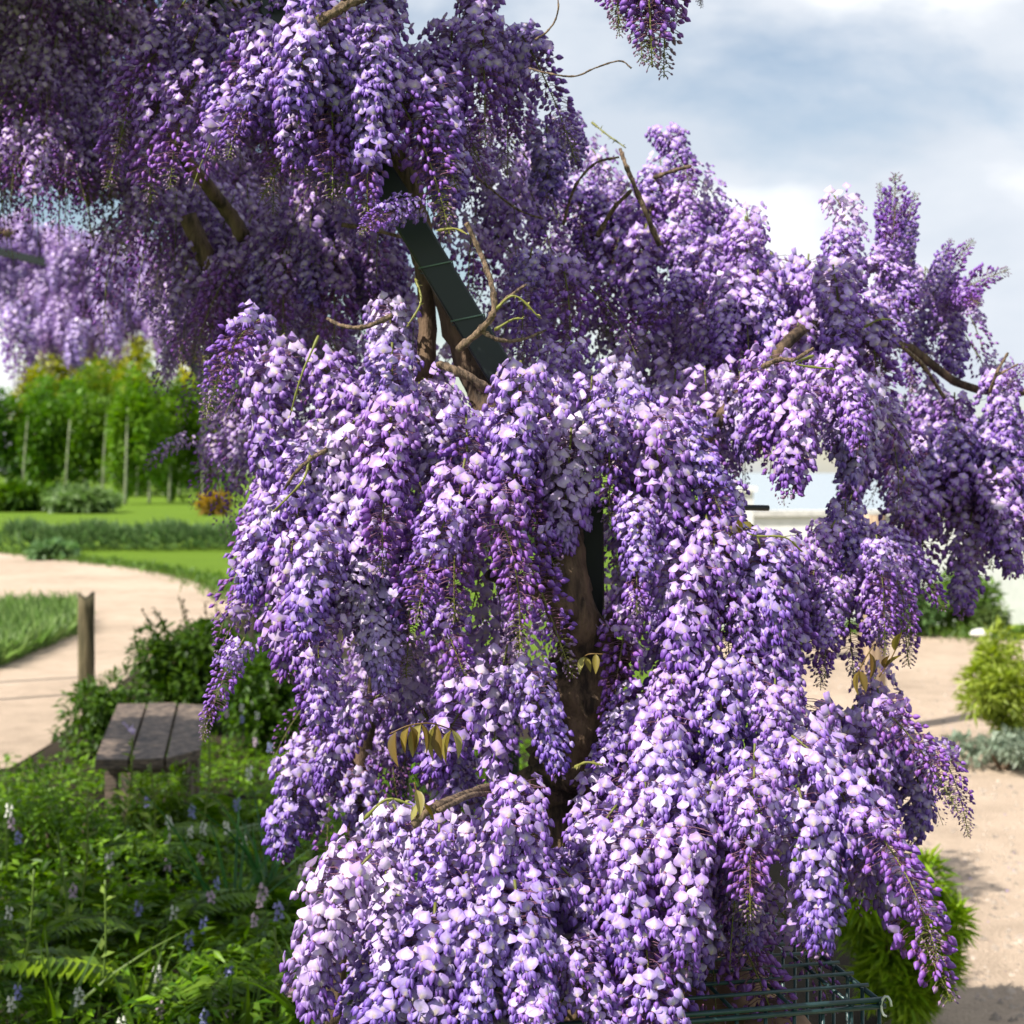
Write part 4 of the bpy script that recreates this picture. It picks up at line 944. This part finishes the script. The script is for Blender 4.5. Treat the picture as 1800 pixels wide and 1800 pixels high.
# tall grass clump on the island left of the post
isl = [G(-160, 1070), G(0, 1062), G(80, 1058), G(136, 1066), G(140, 1115), G(80, 1140), G(0, 1176), G(-160, 1205)]
mb = MB(); n = 9000; pos = []
while len(pos) < n:
    x, y = random.uniform(-160, 142), random.uniform(1060, 1200)
    lim = 1176 - (x / 140) * 60 if x > 0 else 1176 - x * .18
    if 1080 < y < lim: g = G(x, y); pos.append((g.x, g.y, 0))
pos = np.array(pos); d = rng.normal(0, .35, (n, 3)); d[:, 2] = 1
leaves(mb, pos, d, rng.uniform(.14, .34, n), colmix(n, (.13, .24, .05), (.30, .42, .14), .15), width=.16)
obj('grass', mb.mesh('grass', M_leaf), kind='stuff', label='tuft of tall pale grass beside the wooden post', category='grass')
def edge_grass(name, label, pts, n, spread, hmin, hmax):
    mb = MB(); seg = [(Vector(pts[i]), Vector(pts[i + 1])) for i in range(len(pts) - 1)]; ln = np.array([(b - a).length for a, b in seg]); k = rng.choice(len(seg), n, p=ln / ln.sum()); u = rng.random(n)
    pos = np.array([seg[a][0].lerp(seg[a][1], float(t)) for a, t in zip(k, u)]); pos[:, :2] += rng.normal(0, spread, (n, 2)); pos[:, 2] = 0.01
    d = rng.normal(0, .5, (n, 3)); d[:, 2] = .8; leaves(mb, pos, d, rng.uniform(hmin, hmax, n), colmix(n, (.07, .15, .02), (.18, .28, .05)), width=.25)
    obj(name, mb.mesh(name, M_leaf), kind='stuff', label=label, category='grass')
edge_grass('verge_grass', 'ragged grass along the far edge of the curving gravel path', left_path[1:7], 2600, .18, .06, .2)
edge_grass('yard_edge_grass', 'ragged grass tufts along the edges of the gravel yard', right_path[0:5], 1800, .2, .05, .18)
mb = MB(); n = 350; pos = np.stack([rng.uniform(.6, 3.4, n), rng.uniform(3.2, 10, n), np.full(n, .016)], 1); pos = pos[pos[:, 0] > 1.1 + (pos[:, 1] - 1.5) * .1]; n = len(pos); leaves(mb, pos, rng.normal(0, 1, (n, 3)) * [1, 1, .1], rng.uniform(.008, .018, n), colmix(n, (.30, .20, .42), (.42, .32, .52)), width=1.2)
obj('fallen_petals', mb.mesh('fallen_petals', M_petal), kind='stuff', label='pale fallen petals scattered over the gravel yard', category='petals')
mb = MB(); n = 5000; yy_ = 3.5 * (12 / 3.5) ** rng.random(n); pos = np.stack([rng.uniform(-.1, .5, n) * yy_ + .6, yy_, np.full(n, .012)], 1); pos = pos[pos[:, 0] > 1.1 + (pos[:, 1] - 1.5) * .1]; n = len(pos); T6 = np.array([[1, 0, 0], [0, 1, 0], [-1, 0, 0], [0, -1, 0], [0, 0, .8]]); F6 = np.array([[0, 1, 4], [1, 2, 4], [2, 3, 4], [3, 0, 4]])
V = T6[None] * (rng.uniform(.006, .018, n)[:, None, None] * rng.uniform(.6, 1.3, (n, 5, 1))) + pos[:, None]
mb.add(V.reshape(-1, 3), (F6[None] + (np.arange(n) * 5)[:, None, None]).reshape(-1, 3), (1, 1, 1)); obj('pebbles', mb.mesh('pebbles', plain('pebble', (.36, .29, .23), .9, 0, 9, .5)), kind='stuff', label='loose pebbles on the gravel yard', category='gravel')
# lavender hedge rows
def hedge(name, label, px0, px1, y, hpx, n, ca, cb):
    a, b = G(px0, y), G(px1, y); mb = MB(); u = rng.random(n); k = F / a.y; h = hpx / k
    pos = np.array(a) * (1 - u[:, None]) + np.array(b) * u[:, None]; th = rng.uniform(0, math.pi, n); r = rng.uniform(.75, 1, n) * (1 + .15 * np.sin(u * 60))
    pos[:, 1] += np.cos(th) * .8 * r; pos[:, 2] = np.sin(th) * h * r; d = np.stack([rng.normal(0, .5, n), np.cos(th), np.sin(th) + .6], 1)
    leaves(mb, pos, d, rng.uniform(.15, .32, n), colmix(n, ca, cb), width=.4)
    t = thing(name, label, 'hedge', a); o = obj('foliage', mb.mesh('foliage', M_leaf), t, kind='stuff'); o.location = -a
hedge('lavender_hedge', 'long low grey-green clipped row across the lawn', 10, 1200, 965, 33, 9000, (.09, .18, .06), (.20, .31, .13))
bush('path_edge_bush', 'small grey-green bush at the corner of the lawn by the path', 95, 955, 27, 90, 1500, .18, (.09, .19, .06), (.20, .32, .13))
bush('dark_shrub', 'dark green shrub at the foot of the woodland', 35, 850, 60, 130, 1800, .45, (.05, .13, .01), (.11, .21, .02))
bush('pale_meadow_shrub', 'pale green shrub before the woodland edge', 140, 862, 58, 170, 1800, .45, (.12, .2, .06), (.2, .3, .10))
bush('orange_shrub', 'small orange-yellow shrub at the end of the lawn', 378, 868, 55, 50, 700, .35, (.30, .22, .03), (.42, .30, .05))
hedge('woodland_hedge', 'dark leafy undergrowth hedge behind the pale tree trunks', -80, 440, 872, 95, 9000, (.05, .13, .006), (.13, .26, .014))
# woodland trees
def tree(name, label, x, ytop, ybase, wpx, ca, cb, trunk=True, n=2600, size=.55, lift=.30, d=None, grp=None):
    g = G(x, ybase); k = F / g.y; h = (ybase - ytop) / k; r = wpx / 2 / k
    t = thing(name, label, 'tree', g, grp); mb = MB()
    crown(mb, (0, r * 1.15, h * (.5 + lift / 2)), (r, r * .8, h * (.5 - lift / 2) * 1.02), n, size, ca, cb, 30, .36, .8); obj('crown', mb.mesh('crown', M_leaf), t)
    s = MB(); tube(s, spline([Vector((0, 0, 0)), Vector((.05, .1, h * .3)), Vector((-.05, r * .5, h * .72))], 5), [.085 - .05 * i / 10 for i in range(11)], 7); obj('trunk', s.mesh('trunk', M_trunk), t)
lbl = ['slender pale-trunked tree nearest the picture\'s edge in the woodland row', 'slender pale-trunked tree second along the woodland row', 'short pale-trunked tree in the middle of the woodland row', 'slender pale-trunked tree just past the row\'s middle', 'slender pale-trunked tree close to the hanging dark flowers', 'last woodland tree, half hidden by the dark hanging flowers']
for i, (x, yt, yb) in enumerate(((88, 655, 872), (147, 640, 868), (219, 650, 888), (262, 655, 885), (297, 645, 884), (355, 660, 884))):
    tree('woodland_tree', lbl[i], x, yt, yb, 105, (.09, .21, .012), (.20, .35, .024), n=5200, size=.36, lift=.12, grp='slender woodland trees')
g2 = ['dense', 'broad', 'leafy', 'full', 'wide', 'bushy', 'dark']
for i, x in enumerate((-20, 40, 115, 180, 240, 315, 385)):
    tree('backing_tree', '%s green tree, number %s from the picture edge behind the pale trunks' % (g2[i], ['one', 'two', 'three', 'four', 'five', 'six', 'seven'][i]), x, 668 + 8 * (i % 3), 874, 125, (.06, .16, .010), (.15, .28, .018), n=5200, size=.42, lift=.02, grp='backing trees of the woodland')
for i, (x, w_) in enumerate(((60, 130), (150, 130), (225, 90), (330, 120))):
    tree('yellow_tree', ['yellow-green treetop left of the far hanging flowers', 'yellow-green treetop between the far hanging clusters', 'golden treetop beside the dark hanging flowers', 'golden treetop behind the dark hanging flowers'][i], x, 595 + 6 * (i % 2), 866, w_, (.30, .30, .015), (.50, .46, .05), n=2400, size=.8, lift=.3, grp='yellow-green trees behind the woodland')
